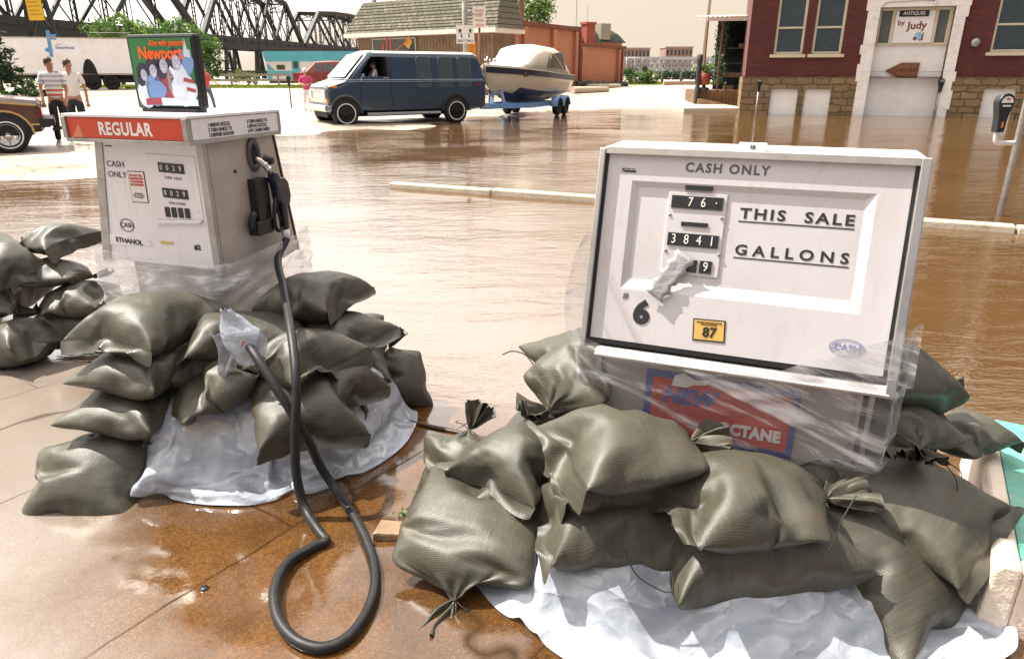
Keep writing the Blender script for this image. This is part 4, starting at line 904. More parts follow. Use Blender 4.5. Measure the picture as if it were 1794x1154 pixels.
b = MB(); b.tube([(4.36, -.11, 3.70), (4.5, -.12, 3.82), (5.6, -.12, 3.86), (6.0, -.12, 3.84)], .012, 6); b.tube([(4.36, -.02, 3.60), (4.38, -.02, 2.40), (4.45, -.02, 2.38)], .012, 6); b.build('conduit', M['galv'], bb)
def F3(u, y, z): return Matrix.Translation(FL) @ Matrix.Rotation(FY, 4, 'Z') @ Vector((u, y, z))
s1 = thing('shop_sign', 'cream shop signboard lettered by Judy over the white garage door', 'sign', F3(5.53, .13, 2.50), FY)
b = MB(); b.box(-.62, .62, 0, .03, .0, 1.05); q = b.build('board', M['door_white'], s1)
text('by', .24, M['brown_sign'], q, TM((-.42, -.004, .66), (1, 0, .06)), bold=.006); text('Judy', .34, M['brown_sign'], q, TM((.10, -.004, .56), (1, 0, .02)), bold=.010, sx=1.05)
b = MB(); b.prism(ell((.20, .22), .13, .13, 0, 14), 1, -.006, .001, 0); b.prism(ell((.10, .14), .06, .06, 0, 12), 1, -.009, .001, 1); b.prism([(.30, .12), (.33, .34), (.36, .34), (.36, .09), (.26, .06), (.24, .10)], 1, -.008, .001, 1)
b.build('emblem', [P('sky_blue', (.28, .5, .75), .6), M['brown_sign']], q)
s2 = thing('shop_sign', 'small black signboard lettered ANTIQUES at the top of the doorway', 'sign', F3(5.47, .10, 3.36), FY)
b = MB(); b.box(-.47, .47, 0, .028, 0, .20); q = b.build('board', M['ink'], s2); text('ANTIQUES', .155, M['white_ink'], q, TM((0, -.003, .10)), sx=.95, bold=.002)
s3 = thing('arrow_sign', 'brown arrow shaped board on the white garage door pointing left', 'sign', F3(5.42, .17, 1.32), FY)
b = MB(); b.prism([(-.56, .25), (-.06, .52), (.54, .52), (.52, 0), (-.10, 0)], 1, 0, .03); q = b.build('board', M['brown_sign'], s3)
text('ENTER AT', .16, P('tan_letters', (.34, .15, .08), .7), q, TM((.16, -.003, .37)), sx=.8); text('THE REAR', .16, bpy.data.materials['tan_letters'], q, TM((.12, -.003, .14)), sx=.85)
b = MB(); b.box(-.44, .53, -.003, .002, .252, .262); b.build('seam', M['ink'], q)
lt = thing('wall_lamp', 'round grey alarm bell lamp on the brick wall right of the doorway', 'wall lamp', F3(7.52, -.02, 2.48), FY)
b = MB(); b.lathe([(.001, -.14), (.09, -.13), (.14, -.09), (.15, -.04), (.10, -.03), (.08, .02)], (0, 0, 0), 'y', 20); b.build('bell', M['galv'], lt)
dl = thing('wall_lamp', 'small bare white bulb over the garage doorway', 'wall lamp', F3(6.02, -.14, 3.78), FY)
b = MB(); b.ball((0, -.03, 0), .045, 10); b.build('bulb', M['white_enamel'], dl); b = MB(); b.box(-.03, .03, 0, .04, .02, .08); b.build('lamp_base', M['galv'], dl)

# ------------------------------------------------------------------ porch beside the brick building
pp_ = at(1268, 164, 34.0); pr = thing('porch', 'open timber porch with a corrugated awning beside the brick building', 'porch', (pp_.x, 34.0, gz(10.5, 34)), -.12)
b = MB(); b.box(-1.35, 1.6, -.2, 3.5, 0.02, .78); b.build('deck', P('weathered_planks', (.16, .09, .05), .8, var=.4, vs=4), pr)
b = MB(); [b.box(-1.36 + .18 * i, -1.36 + .18 * i + .165, -.24, -.2, .03, .76) for i in range(16)]; b.build('skirting', P('skirting_boards', (.20, .12, .06), .8, var=.4, vs=3), pr)
b = MB(); b.add([(-1.1, -.3, 3.85), (1.6, -.3, 3.95), (1.6, 3.4, 4.2), (-1.1, 3.4, 4.1)], [(0, 1, 2, 3)]); b.box(-1.1, 1.6, -.34, -.30, 3.70, 3.84); 
for i in range(14): b.tube([(-1.05 + .2 * i, -.36, 3.87), (-1.05 + .2 * i, 3.4, 4.15)], .05, 6)
b.build('awning', P('white_awning', (.62, .55, .50), .5), pr)
for x in (-1.0, -.35, 1.45): b = MB(); b.beam((x, -.1, .78), (x, -.1, 3.8), .06); b.build('porch_post', P('rusty_post', (.20, .07, .04), .8), pr)
b = MB(); b.box(-.2, 1.6, 2.2, 2.4, .78, 3.9); b.box(.6, 1.0, 1.0, 1.5, .78, 1.0); b.build('back_wall', P('dark_siding', (.02, .03, .035), .8), pr)
b = MB(); [b.box(.05, 1.4, 1.2, 1.6, z, z + .04) for z in (1.3, 1.95, 2.6)]; b.build('shelf', P('shelf_wood', (.15, .12, .08), .8), pr)
crm = P('crates', (.24, .17, .11), .8, var=.4, vs=5)
for k, (bx_, lab) in enumerate((((.7, 1.1, 1.15, 1.3, 2.64, 2.82), 'small tan crate on the upper shelf of the porch'), ((.1, .9, 1.15, 1.3, 1.34, 1.56), 'wide tan crate on the lower shelf of the porch'), ((.1, .5, .8, 1.0, .78, .98), 'low crate standing on the porch deck'))):
    b = MB(); b.box(0, bx_[1] - bx_[0], 0, bx_[3] - bx_[2], 0, bx_[5] - bx_[4]); o = b.build('crate', crm, bevel=.01); o.location = pr.location + Matrix.Rotation(-.12, 3, 'Z') @ Vector((bx_[0], bx_[2], bx_[4])); o.rotation_euler = (0, 0, -.12); tag(o, lab, 'crate')
def leaves(b, n, fn, size, rr, m=0, nm=1):
    for _ in range(n):
        c = Vector(fn()); u = Vector((rr.gauss(0, 1), rr.gauss(0, 1), rr.gauss(0, 1))).normalized(); w = u.orthogonal().normalized(); w.rotate(Matrix.Rotation(rr.uniform(0, 6.3), 3, u)); s_ = size * rr.uniform(.6, 1.3)
        b.quad(c - u * s_, c + w * s_ * .5, c + u * s_, c - w * s_ * .5, m if nm == 1 else rr.randrange(nm))
def leaf_mat(name, c):
    n = N(name); n.set('Base Color', n.mix(n.ramp(n.noise(.9, 4), [(.3, 0), (.7, 1)]), tuple(x * .55 for x in c), tuple(x * 1.35 for x in c))).set('Roughness', .55)
    tl_ = n.mk('ShaderNodeBsdfTranslucent'); tl_.inputs[0].default_value = (c[0] * 1.4, c[1] * 1.5, c[2] * .8, 1); mx = n.mk('ShaderNodeMixShader'); mx.inputs[0].default_value = .35
    n.l.new(n.b.outputs[0], mx.inputs[1]); n.l.new(tl_.outputs[0], mx.inputs[2]); n.l.new(mx.outputs[0], n.out.inputs[0]); return n.m
M['leaf_light'] = leaf_mat('leaf_light', (.115, .20, .045)); M['leaf_mid'] = leaf_mat('leaf_mid', (.06, .13, .03)); M['leaf_dark'] = leaf_mat('leaf_dark', (.022, .05, .02)); M['bark'] = P('bark', (.09, .065, .045), .9, var=.3, bump=.6)
rr = random.Random(11)
iv = thing('ivy', 'dark green ivy climbing the porch opening beside the brick building', 'ivy', pr.location, -.12); b = MB(); leaves(b, 700, lambda: (rr.gauss(-.12, .12), rr.uniform(.3, 2.1), rr.uniform(1.0, 3.8)), .09, rr); leaves(b, 500, lambda: (rr.uniform(-.1, 1.5), rr.uniform(1.9, 2.2), rr.uniform(2.4, 3.8)), .09, rr); b.build('ivy_leaves', M['leaf_dark'], iv)
pt = thing('flower_pot', 'red flower pot with a leafy plant at the porch corner', 'plant pot', (pr.location.x - 1.0, 33.75, pr.location.z + .78), 0)
b = MB(); b.lathe([(.001, .0), (.2, 0), (.30, .5), (.27, .5), (.001, .44)], (0, 0, .25), 'z', 18); b.build('pot', P('red_pot', (.22, .03, .02), .6), pt); b = MB(); leaves(b, 120, lambda: (rr.gauss(0, .2), rr.gauss(0, .15), .85 + abs(rr.gauss(0, .15))), .09, rr); b.build('plant', M['leaf_light'], pt); b = MB(); b.lathe([(.24, 0), (.2, .12), (.06, .14), (.06, .25)], (0, 0, 0), 'z', 14); b.build('pot_stand', M['ink'], pt)
po_ = thing('post', 'dark carved timber post at the corner of the porch deck', 'post', (pr.location.x - 1.32, 33.72, pr.location.z), 0)
b = MB(); b.lathe([(.13, 0), (.13, .9), (.09, .95), (.15, 1.2), (.09, 1.4), (.15, 1.7), (.10, 1.8), (.14, 2.0), (.13, 2.3), (.001, 2.32)], (0, 0, 0), 'z', 12); b.build('post_shaft', P('dark_timber', (.03, .025, .03), .7), po_)
b = MB(); b.prism([(0, 0), (1.5, -.0), (1.5, .18), (.1, .42), (0, .38)], 1, 0, .12); o = b.build('timber_beam', P('tan_timber', (.28, .19, .10), .8, var=.3, vs=3)); o.location = (pr.location.x - 1.35, 33.35, pr.location.z + .02); o.rotation_euler = (0, .02, -.1); tag(o, 'tan timber beam leaning along the front of the porch deck', 'timber')

# ------------------------------------------------------------------ shingle roofed shop
def shingle_mat(name, a, c, sx=.45, sz=.30):
    n = N(name); br = n.mk('ShaderNodeTexBrick'); mp = n.mk('ShaderNodeMapping'); mp.inputs['Rotation'].default_value = (R(90), 0, 0); n.l.new(n.co.outputs['Object'], mp.inputs[0]); n.l.new(mp.outputs[0], br.inputs[0])
    br.inputs['Scale'].default_value = 1; br.inputs['Brick Width'].default_value = sx; br.inputs['Row Height'].default_value = sz; br.inputs['Mortar Size'].default_value = .025; br.inputs['Bias'].default_value = .1
    br.inputs['Color1'].default_value = (*a, 1); br.inputs['Color2'].default_value = (*c, 1); br.inputs['Mortar'].default_value = (.03, .03, .02, 1)
    n.set('Base Color', n.mix(n.ramp(n.noise(.6, 6), [(.4, 0), (.7, .6)]), br.outputs[0], (.09, .10, .05))).set('Roughness', .9); n.bump(n.math('MULTIPLY', br.outputs[1], -1), .8, .05); return n.m
L0, R0 = at(612, 82, 47.0), at(862, 72, 40.5); ax = Vector((R0.x - L0.x, R0.y - L0.y)); SL = ax.length
sh = thing('shop_building', 'low shop with a weathered shingle mansard roof and brown board walls', 'building', (L0.x, L0.y, gz(L0.x, 48) - .1), math.atan2(ax.y, ax.x)); EZ = 3.58 - sh.location.z
b = MB(); b.box(.3, SL - .3, .5, 2.6, 0, EZ); [b.box(.3 + .24 * i, .3 + .24 * i + .04, .47, .5, 0, EZ - .05) for i in range(int((SL - .6) / .24))]; b.build('board_wall', P('brown_boards', (.19, .13, .085), .8, var=.25, vs=2), sh)
b = MB(); b.box(-.35, SL + .3, -.1, 2.7, EZ, EZ + .22); b.build('eave_fascia', P('white_fascia', (.75, .70, .63), .6), sh)
RZ = EZ + 2.0; b = MB(); nr = 10
for i in range(nr):      # overlapping shingle courses
    t0, t1 = i / nr, (i + 1) / nr; y0, y1 = 0 + 1.0 * t0, 1.0 * t1; zz0, zz1 = EZ + .22 + (RZ - EZ - .22) * t0, EZ + .22 + (RZ - EZ - .22) * t1; x0, x1 = -.3 + .75 * t0, SL + .35 - .5 * t0
    b.add([(x0, y0 - .05, zz0), (x1, y0 - .05, zz0), (x1 - .04, y1 + .02, zz1 + .03), (x0 + .06, y1 + .02, zz1 + .03), (x0, y0, zz0 - .01), (x1, y0, zz0 - .01)], [(0, 1, 2, 3), (4, 5, 1, 0)])
b.add([(-.3, 0, EZ + .22), (-.3, 2.6, EZ + .22), (.45, 2.2, RZ), (.45, 1, RZ)], [(0, 1, 2, 3)]); b.add([(SL + .35, 0, EZ + .22), (SL + .35, 2.6, EZ + .22), (SL - .15, 2.2, RZ), (SL - .15, 1, RZ)], [(0, 1, 2, 3)]); b.quad((.45, 1, RZ), (SL - .15, 1, RZ), (SL - .15, 2.2, RZ), (.45, 2.2, RZ))
b.build('mansard_roof', shingle_mat('cedar_shingles', (.20, .175, .135), (.115, .10, .075)), sh)
b = MB(); b.box(1.7, 5.2, .42, .5, 1.2, EZ - .15); wf = b.build('shop_window', M['window_glass'], sh); b = MB(); b.box(1.62, 1.7, .40, .5, 1.1, EZ - .1); b.box(5.2, 5.28, .40, .5, 1.1, EZ - .1); b.box(1.7, 5.2, .40, .5, EZ - .15, EZ - .08); b.build('frame', M['galv'], wf)
b = MB(); rdm = P('neon_red', (.50, .06, .03), .4); orm = P('neon_orange', (.60, .28, .05), .4)
b.box(2.5, 2.62, .395, .41, 1.9, 2.9); b.box(2.85, 2.95, .395, .41, 1.9, 3.1); b.box(3.15, 3.27, .395, .41, 1.9, 3.2); b.box(2.3, 3.6, .395, .41, 1.85, 1.95); b.beam((2.4, .40, 1.7), (4.6, .40, 2.9), .12, .02, 1); b.prism([(4.3, 2.75), (4.75, 3.15), (5.0, 2.85), (4.7, 2.45)], 1, .39, .41, 1); b.build('window_sign', [rdm, orm], wf)
b = MB(); b.box(.9, 1.1, 1.3, 1.5, RZ, RZ + .35); b.build('roof_vent', M['galv'], sh)
# ------------------------------------------------------------------ long orange painted brick building
A0, B0 = at(872, 100, 43.2), at(1092, 110, 58.0); ax = Vector((B0.x - A0.x, B0.y - A0.y)); OL = ax.length; oz = gz(A0.x, 50) - .2
ob_ = thing('brick_warehouse', 'long orange painted brick building with pilasters behind the boat', 'building', (A0.x, A0.y, oz), math.atan2(ax.y, ax.x))
def hgt(px, py):      # height on the wall for a photo pixel
    d = at(px, py, 10) - Vector((0, 0, CAM_H)); n_ = Vector((-ax.y, ax.x, 0)); t = (Vector((A0.x, A0.y, 0)) - Vector((0, 0, CAM_H))).dot(n_) / d.dot(n_); q = Vector((0, 0, CAM_H)) + d * t; return ((q.x - A0.x) * ax.x + (q.y - A0.y) * ax.y) / OL, q.z - oz
u1, h1 = hgt(1013, 56); u0, h0 = hgt(862, 41); u2, h2 = hgt(1090, 90); u1b, h2b = hgt(1018, 78)
hA = (h0 + h1) / 2; hB = (h2 + h2b) / 2
M['orange'] = brick_mat('orange_painted_brick', (.54, .23, .135), (.50, .205, .12), (.44, .185, .11), .25, .09, bump=.15, var=.22); M['rust'] = P('rust_brown_coping', (.17, .055, .025), .8, var=.25, vs=2)
b = MB(); b.box(-.2, u1, 0, 9, 0, hA); b.box(u1, OL, .02, 9, 0, hB); b.build('painted_wall', M['orange'], ob_)
b = MB(); b.box(-.3, u1 + .15, -.18, 9.1, hA, hA + .28); b.box(u1 + .15, OL + .15, -.15, 9.1, hB, hB + .22); b.build('coping', M['rust'], ob_)
for px_, wd_ in ((917, .45), (968, .5), (1007, .5), (1018, .35), (1083, .35), (1088, .3)):
    u, _ = hgt(px_, 90); b = MB(); b.box(u - wd_ / 2, u + wd_ / 2, -.22, .03, 0, (hA if u < u1 else hB) - .02); b.build('pilaster', M['orange'], ob_)
b = MB(); 
for px_ in (872, 1010, 1085): u, _ = hgt(px_, 90); b.beam((u, -.28, 0), (u, -.28, (hA if u < u1 else hB)), .14)
u, _ = hgt(900, 90); b.beam((u - 2.2, -.08, hA * .68), (u + .4, -.08, hA * .68), .08); b.beam((u + .4, -.08, hA * .68), (u + .4, -.08, .2), .08); b.build('drain_pipe', M['rust'], ob_)
b = MB(); u, _ = hgt(982, 40); b.lathe([(.16, 0), (.16, 1.9), (.2, 1.9), (.2, 2.05), (.001, 2.06)], (u, 3, hA), 'z', 12); b.build('flue', P('flue_grey', (.35, .27, .25), .6), ob_)
b = MB(); b.box(-.6, 1.4, .6, 3.5, hA + .28, hA + 1.0); b.build('roof_hut', P('dark_roofing', (.03, .035, .03), .8), ob_)
# house with a dark mansard roof behind it
h_ = at(1020, 120, 70); hs = thing('mansard_house', 'house with a dark tiled mansard roof and red chimney behind the orange building', 'building', (h_.x - 3.5, 70, gz(0, 70)), .55)
b = MB(); b.box(0, 9.2, 0, 8, 0, 3.9); b.build('house_wall', M['orange'], hs)
b = MB(); zt = at(1000, 45, 72).z - hs.location.z; zb = 3.8; b.loft([[(-.3, -.3, zb), (9.5, -.3, zb), (9.5, 8.3, zb), (-.3, 8.3, zb)], [(.3, .3, zb + (zt - zb) * .55), (8.9, .3, zb + (zt - zb) * .55), (8.9, 7.7, zb + (zt - zb) * .55), (.3, 7.7, zb + (zt - zb) * .55)], [(1.0, 1.2, zt), (8.1, 1.2, zt), (8.1, 7, zt), (1.0, 7, zt)]], smooth=False); rf = b.build('mansard_roof', shingle_mat('dark_tiles', (.045, .05, .05), (.03, .034, .036), .4, .25), hs)
b = MB(); b.box(4.3, 5.3, -.6, .3, 0, zt + .1); b.box(4.2, 5.4, -.7, .4, zt + .1, zt + .3); b.build('chimney', P('chimney_brick', (.30, .07, .045), .8, var=.2), hs)
b = MB(); b.box(6.3, 7.5, -.25, .8, zb + .25, zb + 1.7); b.build('dormer', P('dormer_grey', (.30, .28, .22), .7), rf); b = MB(); b.beam((4.8, 0, zt + .3), (4.8, 0, zt + 1.8), .03); b.build('aerial', M['galv'], hs)
# stone pile and log along the orange wall
st = MB(); rr = random.Random(4)
for i in range(150):
    t = rr.random(); u = OL * (.45 + .5 * t); r = rr.uniform(.12, .28); st.ball((u, -.55 + rr.gauss(0, .22), rr.uniform(.1, .55) * (1.1 - .4 * t)), (r, r * .8, r * .7), 6)
o = st.build('rubble_stones', P('dark_rubble', (.10, .095, .085), .9, var=.6, vs=3)); o.location = ob_.location; o.rotation_euler = ob_.rotation_euler; o.location.z += .05; tag(o, 'heap of dark rubble stones along the orange wall', 'rubble', kind='stuff')
b = MB(); b.tube([(0, 0, 0), (3.2, 0, 0)], [.22, .17], 12); o = b.build('log', P('pale_log', (.52, .42, .33), .8, var=.2)); q = at(1000, 168, 44); o.location = (q.x, 43.0, gz(q.x, 43) + .18); o.rotation_euler = (0, 0, .75); tag(o, 'pale log lying in front of the rubble by the orange wall', 'log')
b = MB(); b.tube([(0, 0, 0), (3.8, 0, 0)], [.17, .14], 12); o = b.build('log', bpy.data.materials['pale_log']); q = at(1030, 162, 49); o.location = (q.x, 49.0, gz(q.x, 49) + .15); o.rotation_euler = (0, 0, .85); tag(o, 'pale log farther along the orange wall near its end', 'log')
# ================================================================== bridges
M['iron'] = P('black_iron', (.008, .010, .012), .6, var=.4, vs=.5); M['iron_far'] = P('grey_iron', (.10, .12, .13), .6, var=.3, vs=.3)
br = thing('truss_bridge', 'old black iron railway truss bridge crossing behind the white trailer', 'bridge', (0, 0, 0))
PA, PB = at(-40, 62, 92), at(612, 92, 205)
bx = Vector((PB.x - PA.x, PB.y - PA.y, 0)); BL = bx.length; bx.normalize(); by = Vector((-bx.y, bx.x, 0)); DZ = 8.0
def bp(s, w, z): return Vector((PA.x, PA.y, 0)) + bx * s + by * w + Vector((0, 0, DZ + z))
def s_of(px, w=0):      # distance along the bridge line for a photo column
    d = at(px, 60, 10); o = Vector((PA.x, PA.y, 0)) + by * w; n = Vector((-bx.y, bx.x, 0)); t = o.dot(n) / Vector((d.x, d.y, 0)).dot(n); q = Vector((d.x, d.y, 0)) * t; return (q - o).dot(bx)
def lace(b, a, c, w, n, th=.10):
    """latticed strut: two rails and zigzag lacing"""
    d = (c - a).normalized(); u = by
    for k in (-1, 1): b.beam(a + u * 0 + bx * (k * w / 2), c + bx * (k * w / 2), th * 1.3)
    for i in range(n):
        p = a.lerp(c, i / n); q = a.lerp(c, (i + 1) / n); b.beam(p + bx * (w / 2 * (1 if i % 2 else -1)), q + bx * (w / 2 * (-1 if i % 2 else 1)), th * .7)
def span(s0, s1, H, n, pts_top, heavy=1.0):
    b = MB(); W = 5.5; L = s1 - s0
    for w in (0, W):
        bot = [bp(s0 + L * i / n, w, 0) for i in range(n + 1)]
        top = [bp(s0 + L * i / n, w, pts_top[i]) for i in range(n + 1)]
        b.beam(bot[0], bot[-1], .6 * heavy, .9 * heavy)
        for i in range(n):
            if pts_top[i] > 0 or pts_top[i + 1] > 0: b.beam(top[i], top[i + 1], .8 * heavy, .9 * heavy)
            if 0 < i:
                if pts_top[i] > 0: lace(b, bot[i], top[i], .8, 12, .15)
            if i > 0 and i < n - 1:
                (b.beam(bot[i + 1], top[i], .4, .55) if i < n / 2 else b.beam(bot[i], top[i + 1], .4, .55))
                b.beam(bot[i] if i < n / 2 else bot[i + 1], top[i + 1] if i < n / 2 else top[i], .18)
        for i in range(1, n): b.beam(bp(s0 + L * (i - .5) / n, w, 0), bp(s0 + L * (i - .5) / n, w, max(pts_top[i], pts_top[i - 1]) * .55), .12)
    for i in range(1, n):
        z = pts_top[i]; b.beam(bp(s0 + L * i / n, 0, z), bp(s0 + L * i / n, W, z), .35); b.beam(bp(s0 + L * i / n, 0, z - 1.6), bp(s0 + L * i / n, W, z - 1.6), .22)
        b.beam(bp(s0 + L * i / n, 0, z - 1.6), bp(s0 + L * i / n, W, z), .16); b.beam(bp(s0 + L * i / n, W, z - 1.6), bp(s0 + L * i / n, 0, z), .16)
        if i < n - 1: b.beam(bp(s0 + L * i / n, 0, z), bp(s0 + L * (i + 1) / n, W, pts_top[i + 1]), .14); b.beam(bp(s0 + L * i / n, W, z), bp(s0 + L * (i + 1) / n, 0, pts_top[i + 1]), .14)
    for w in (0, W): lace(b, bp(s0 + L * 0, w, 5.2 if pts_top[0] == 0 else 0), bp(s0 + L * 1 / n, w, 5.2), .5, 10) if False else None
    return b.build('truss_span', M['iron'], br)
sA, sB, sC = s_of(352), s_of(530), s_of(640)
span(-35, sA - .5, 12, 7, [0, 11, 13, 14, 14, 13, 11, 0], 1.15)
span(sA + .5, sB - .5, 9, 6, [0, 8.6, 9.6, 9.9, 9.4, 8.2, 0], 1.0)
span(sB + .5, sC + 25, 8, 7, [0, 7.6, 8.2, 8.4, 8.2, 7.8, 7, 0], 1.0)
b = MB()
b.beam(bp(-35, 0, -.9), bp(sC + 25, 0, -.9), .4, 1.9); b.beam(bp(-35, 5.5, -.9), bp(sC + 25, 5.5, -.9), .4, 1.9); b.box(0, 0.01, 0, .01, 0, .01)
for i in range(60): s_ = -35 + (sC + 60) * i / 59; b.beam(bp(s_, -.4, -.3), bp(s_, 5.9, -.3), .3, .5)
b.build('deck_girder', M['iron'], br)
b = MB()
for s_ in (2, 14, 28, sA - 14, sA, sA + 8, sA + 20, sB - 12, sB, sB + 16, sC):
    for w in (0, 5.5):
        b.beam(bp(s_ - 1.6, w, -8), bp(s_ - .3, w, -1.5), .5); b.beam(bp(s_ + 1.6, w, -8), bp(s_ + .3, w, -1.5), .5); b.beam(bp(s_ - 1.2, w, -5.5), bp(s_ + 1.2, w, -5.5), .25); b.beam(bp(s_ - 1.5, w, -7.6), bp(s_ + .6, w, -3), .18)
b.beam(bp(sA - 3, -1, -6.4), bp(sC, -1, -6.4), .6, 1.1); b.build('trestle_pier', M['iron'], br)
ys = thing('yellow_sign', 'yellow sign board fixed high on the black trestle of the iron bridge', 'sign', at(65, 36, 84), -.15)
b = MB(); b.box(-.95, .95, 0, .08, 0, 2.6); q = b.build('board', P('sign_yellow', (.75, .47, .02), .5), ys); b = MB(); [b.box(-.75, .75 - .2 * (i % 2), -.012, .001, 2.2 - .42 * i, 2.34 - .42 * i) for i in range(5)]; b.build('faded_lines', P('faded_lines', (.50, .26, .03), .6), q)
b = MB(); b.beam((-1.1, .3, 2.6), (-1.9, .3, -3.2), .4); b.beam((1.1, .3, 2.6), (1.9, .3, -3.2), .4); b.beam((-.6, .4, 2.0), (2.6, .4, -3.4), .3); b.beam((.6, .4, 2.0), (-2.2, .4, -3.4), .3); b.build('sign_leg', M['iron'], ys)
fb = thing('lattice_bridge', 'pale grey lattice girder bridge far away across the river', 'bridge', (0, 0, 0)); YB = 230
p0, p1 = at(1060, 100, YB), at(1262, 101, YB); zt_, zm_, zb_ = at(1150, 101, YB).z, at(1150, 105, YB).z, at(1150, 126, YB).z
b = MB(); x0, x1 = p0.x, p1.x + 4; b.box(x0, x1, YB - 4, YB + 4, zm_, zt_ + .1); b.build('bridge_deck', P('pale_deck', (.42, .42, .43), .7), fb)
b = MB(); n_ = 22
for yy in (YB - 3.5, YB + 3.5):
    b.beam((x0, yy, zb_), (x1, yy, zb_), .5); b.beam((x0, yy, zm_), (x1, yy, zm_), .5)
    for i in range(n_): xa, xb = x0 + (x1 - x0) * i / n_, x0 + (x1 - x0) * (i + 1) / n_; b.beam((xa, yy, zb_), (xb, yy, zm_), .26); b.beam((xa, yy, zm_), (xb, yy, zb_), .26); b.beam((xa, yy, zb_), (xa, yy, zm_), .2)
b.build('lattice_girder', P('pale_iron', (.36, .39, .42), .6), fb)
b = MB()
for i in range(3): x = x0 + (x1 - x0) * (.05 + .43 * i); b.box(x - 1.5, x + 1.5, YB - 3, YB + 3, -2, zb_ - .3)
b.build('bridge_pier', P('pier_stone', (.22, .21, .20), .8), fb)
for k, (xa, xb, yt, lab) in enumerate(((1092, 1139, 86, 'faraway low brown brick block rising above the grey bridge, partly behind the mansard house'), (1167, 1214, 84, 'faraway pinkish brick block rising above the grey bridge near the thin pole'))):
    q0, q1 = at(xa, yt, 330), at(xb, yt, 330); d_ = thing('brick_block', lab, 'building', (q0.x, 330, 0)); b = MB(); w_ = q1.x - q0.x
    b.box(0, w_, 0, 14, 0, q0.z); b.build('wall', P('far_brick', (.27, .17, .15), .8, var=.15, vs=.2), d_)
    b = MB(); [b.box(w_ * (i + .25) / 7, w_ * (i + .75) / 7, -.15, .02, q0.z - 3.0, q0.z - .9) for i in range(7)]; b.build('window', M['window_glass'], d_); b = MB(); b.box(-.3, w_ + .3, -.3, 14.3, q0.z, q0.z + .5); b.build('roof', P('far_roof', (.33, .24, .22), .8), d_)
# ------------------------------------------------------------------ trees, shrubs, grass
def tree(name, label, cat, base, blobs, n, size, mats, trunk=None, seed=0, group=None):
    rr = random.Random(seed); t = thing(name, label, cat, base, 0, group)
    b = MB()
    cl = []
    for (c, r) in blobs:
        for _ in range(max(3, int(n / len(blobs) / 55))):
            d = Vector((rr.gauss(0, 1), rr.gauss(0, 1), rr.gauss(0, 1))).normalized() * rr.uniform(.45, 1.0) ** .6; cl.append((Vector(c) + Vector((d.x * r[0], d.y * r[1], d.z * r[2])), min(r) * rr.uniform(.16, .34), rr.randrange(len(mats))))
    per = max(8, n // len(cl))
    for c, s_, m in cl:
        for _ in range(per):
            p = c + Vector((rr.gauss(0, 1), rr.gauss(0, 1), rr.gauss(0, .8))) * s_
            u = Vector((rr.gauss(0, 1), rr.gauss(0, 1), rr.gauss(0, .6))).normalized(); w = u.orthogonal().normalized(); w.rotate(Matrix.Rotation(rr.uniform(0, 6.3), 3, u)); k = size * rr.uniform(.6, 1.4)
            b.quad(p - u * k, p + w * k * .5, p + u * k, p - w * k * .5, m)
    b.build('crown', mats, t, fix=False)
    if trunk:
        b = MB(); h, r = trunk; b.tube([(0, 0, -.1), (.05, 0, h * .5), (0, .05, h)], [r, r * .8, r * .6], 8)
        for (c, rad) in blobs: b.tube([(0, 0, h * .8), (c[0] * .5, c[1] * .5, (h + c[2]) / 2), c], [r * .5, r * .3, r * .1], 6)
        b.build('trunk', M['bark'], t)
    return t
LM, MM, DM = M['leaf_light'], M['leaf_mid'], M['leaf_dark']
q = at(915, 30, 78); tree('leafy_tree', 'pale green leafy tree rising behind the orange building', 'tree', (q.x, 78, .4), [((-2.4, 0, 6.6), (1.6, 1.8, 1.5)), ((-.3, 0, 7.8), (1.9, 1.8, 2.0)), ((1.9, 0, 7.2), (1.4, 1.8, 1.8)), ((.4, 0, 6.2), (2.4, 1.8, 1.2)), ((-3.0, .5, 5.4), (1.2, 1.4, 1.0))], 5200, .17, [LM, LM, MM], (5.5, .28), 1)
q = at(200, 58, 66); tree('leafy_tree', 'round pale green tree top showing above the white trailer', 'tree', (q.x, 66, .4), [((-1.2, 0, 4.5), (1.3, 1.2, 1.1)), ((.6, 0, 4.9), (1.5, 1.2, 1.1)), ((2.0, 0, 4.4), (1.1, 1.1, 1.0))], 2600, .14, [LM, MM], (3.6, .2), 2)
q = at(315, 80, 56); tree('leafy_tree', 'bushy green tree partly hidden behind the advertising sign', 'tree', (q.x, 56, .4), [((-1.4, 0, 3.9), (1.3, 1.2, 1.0)), ((.2, 0, 4.0), (1.2, 1.2, 1.1)), ((1.6, 0, 3.1), (1.0, 1.0, 1.2)), ((1.9, 0, 1.9), (.9, 1.0, 1.0)), ((0, 0, 2.2), (1.6, 1.2, 1.2))], 4200, .13, [LM, MM, MM], (2.4, .2), 3)
q = at(-8, 110, 40); tree('conifer', 'dark tree at the left edge beside the white trailer', 'tree', (q.x, 40, .25), [((0, 0, 1.6), (.9, .9, .7)), ((.2, 0, 2.4), (.7, .8, .7)), ((-.1, 0, 3.2), (.5, .6, .5)), ((.6, 0, 1.2), (.7, .8, .4))], 2600, .10, [DM, DM], (1.6, .10), 4)
q = at(38, 140, 40.5); tree('shrub', 'clipped dark green bush in front of the white trailer', 'shrub', (q.x, 40.5, .25), [((0, 0, .55), (.55, .5, .5))], 1500, .06, [DM, MM], (.4, .05), 5)
q = at(10, 150, 39.5); tree('shrub', 'low dark shrub at the photo edge under the dark tree', 'shrub', (q.x, 39.5, .25), [((0, 0, .3), (.8, .5, .25)), ((1.6, .4, .2), (.9, .4, .2))], 1500, .07, [DM, MM], None, 6)
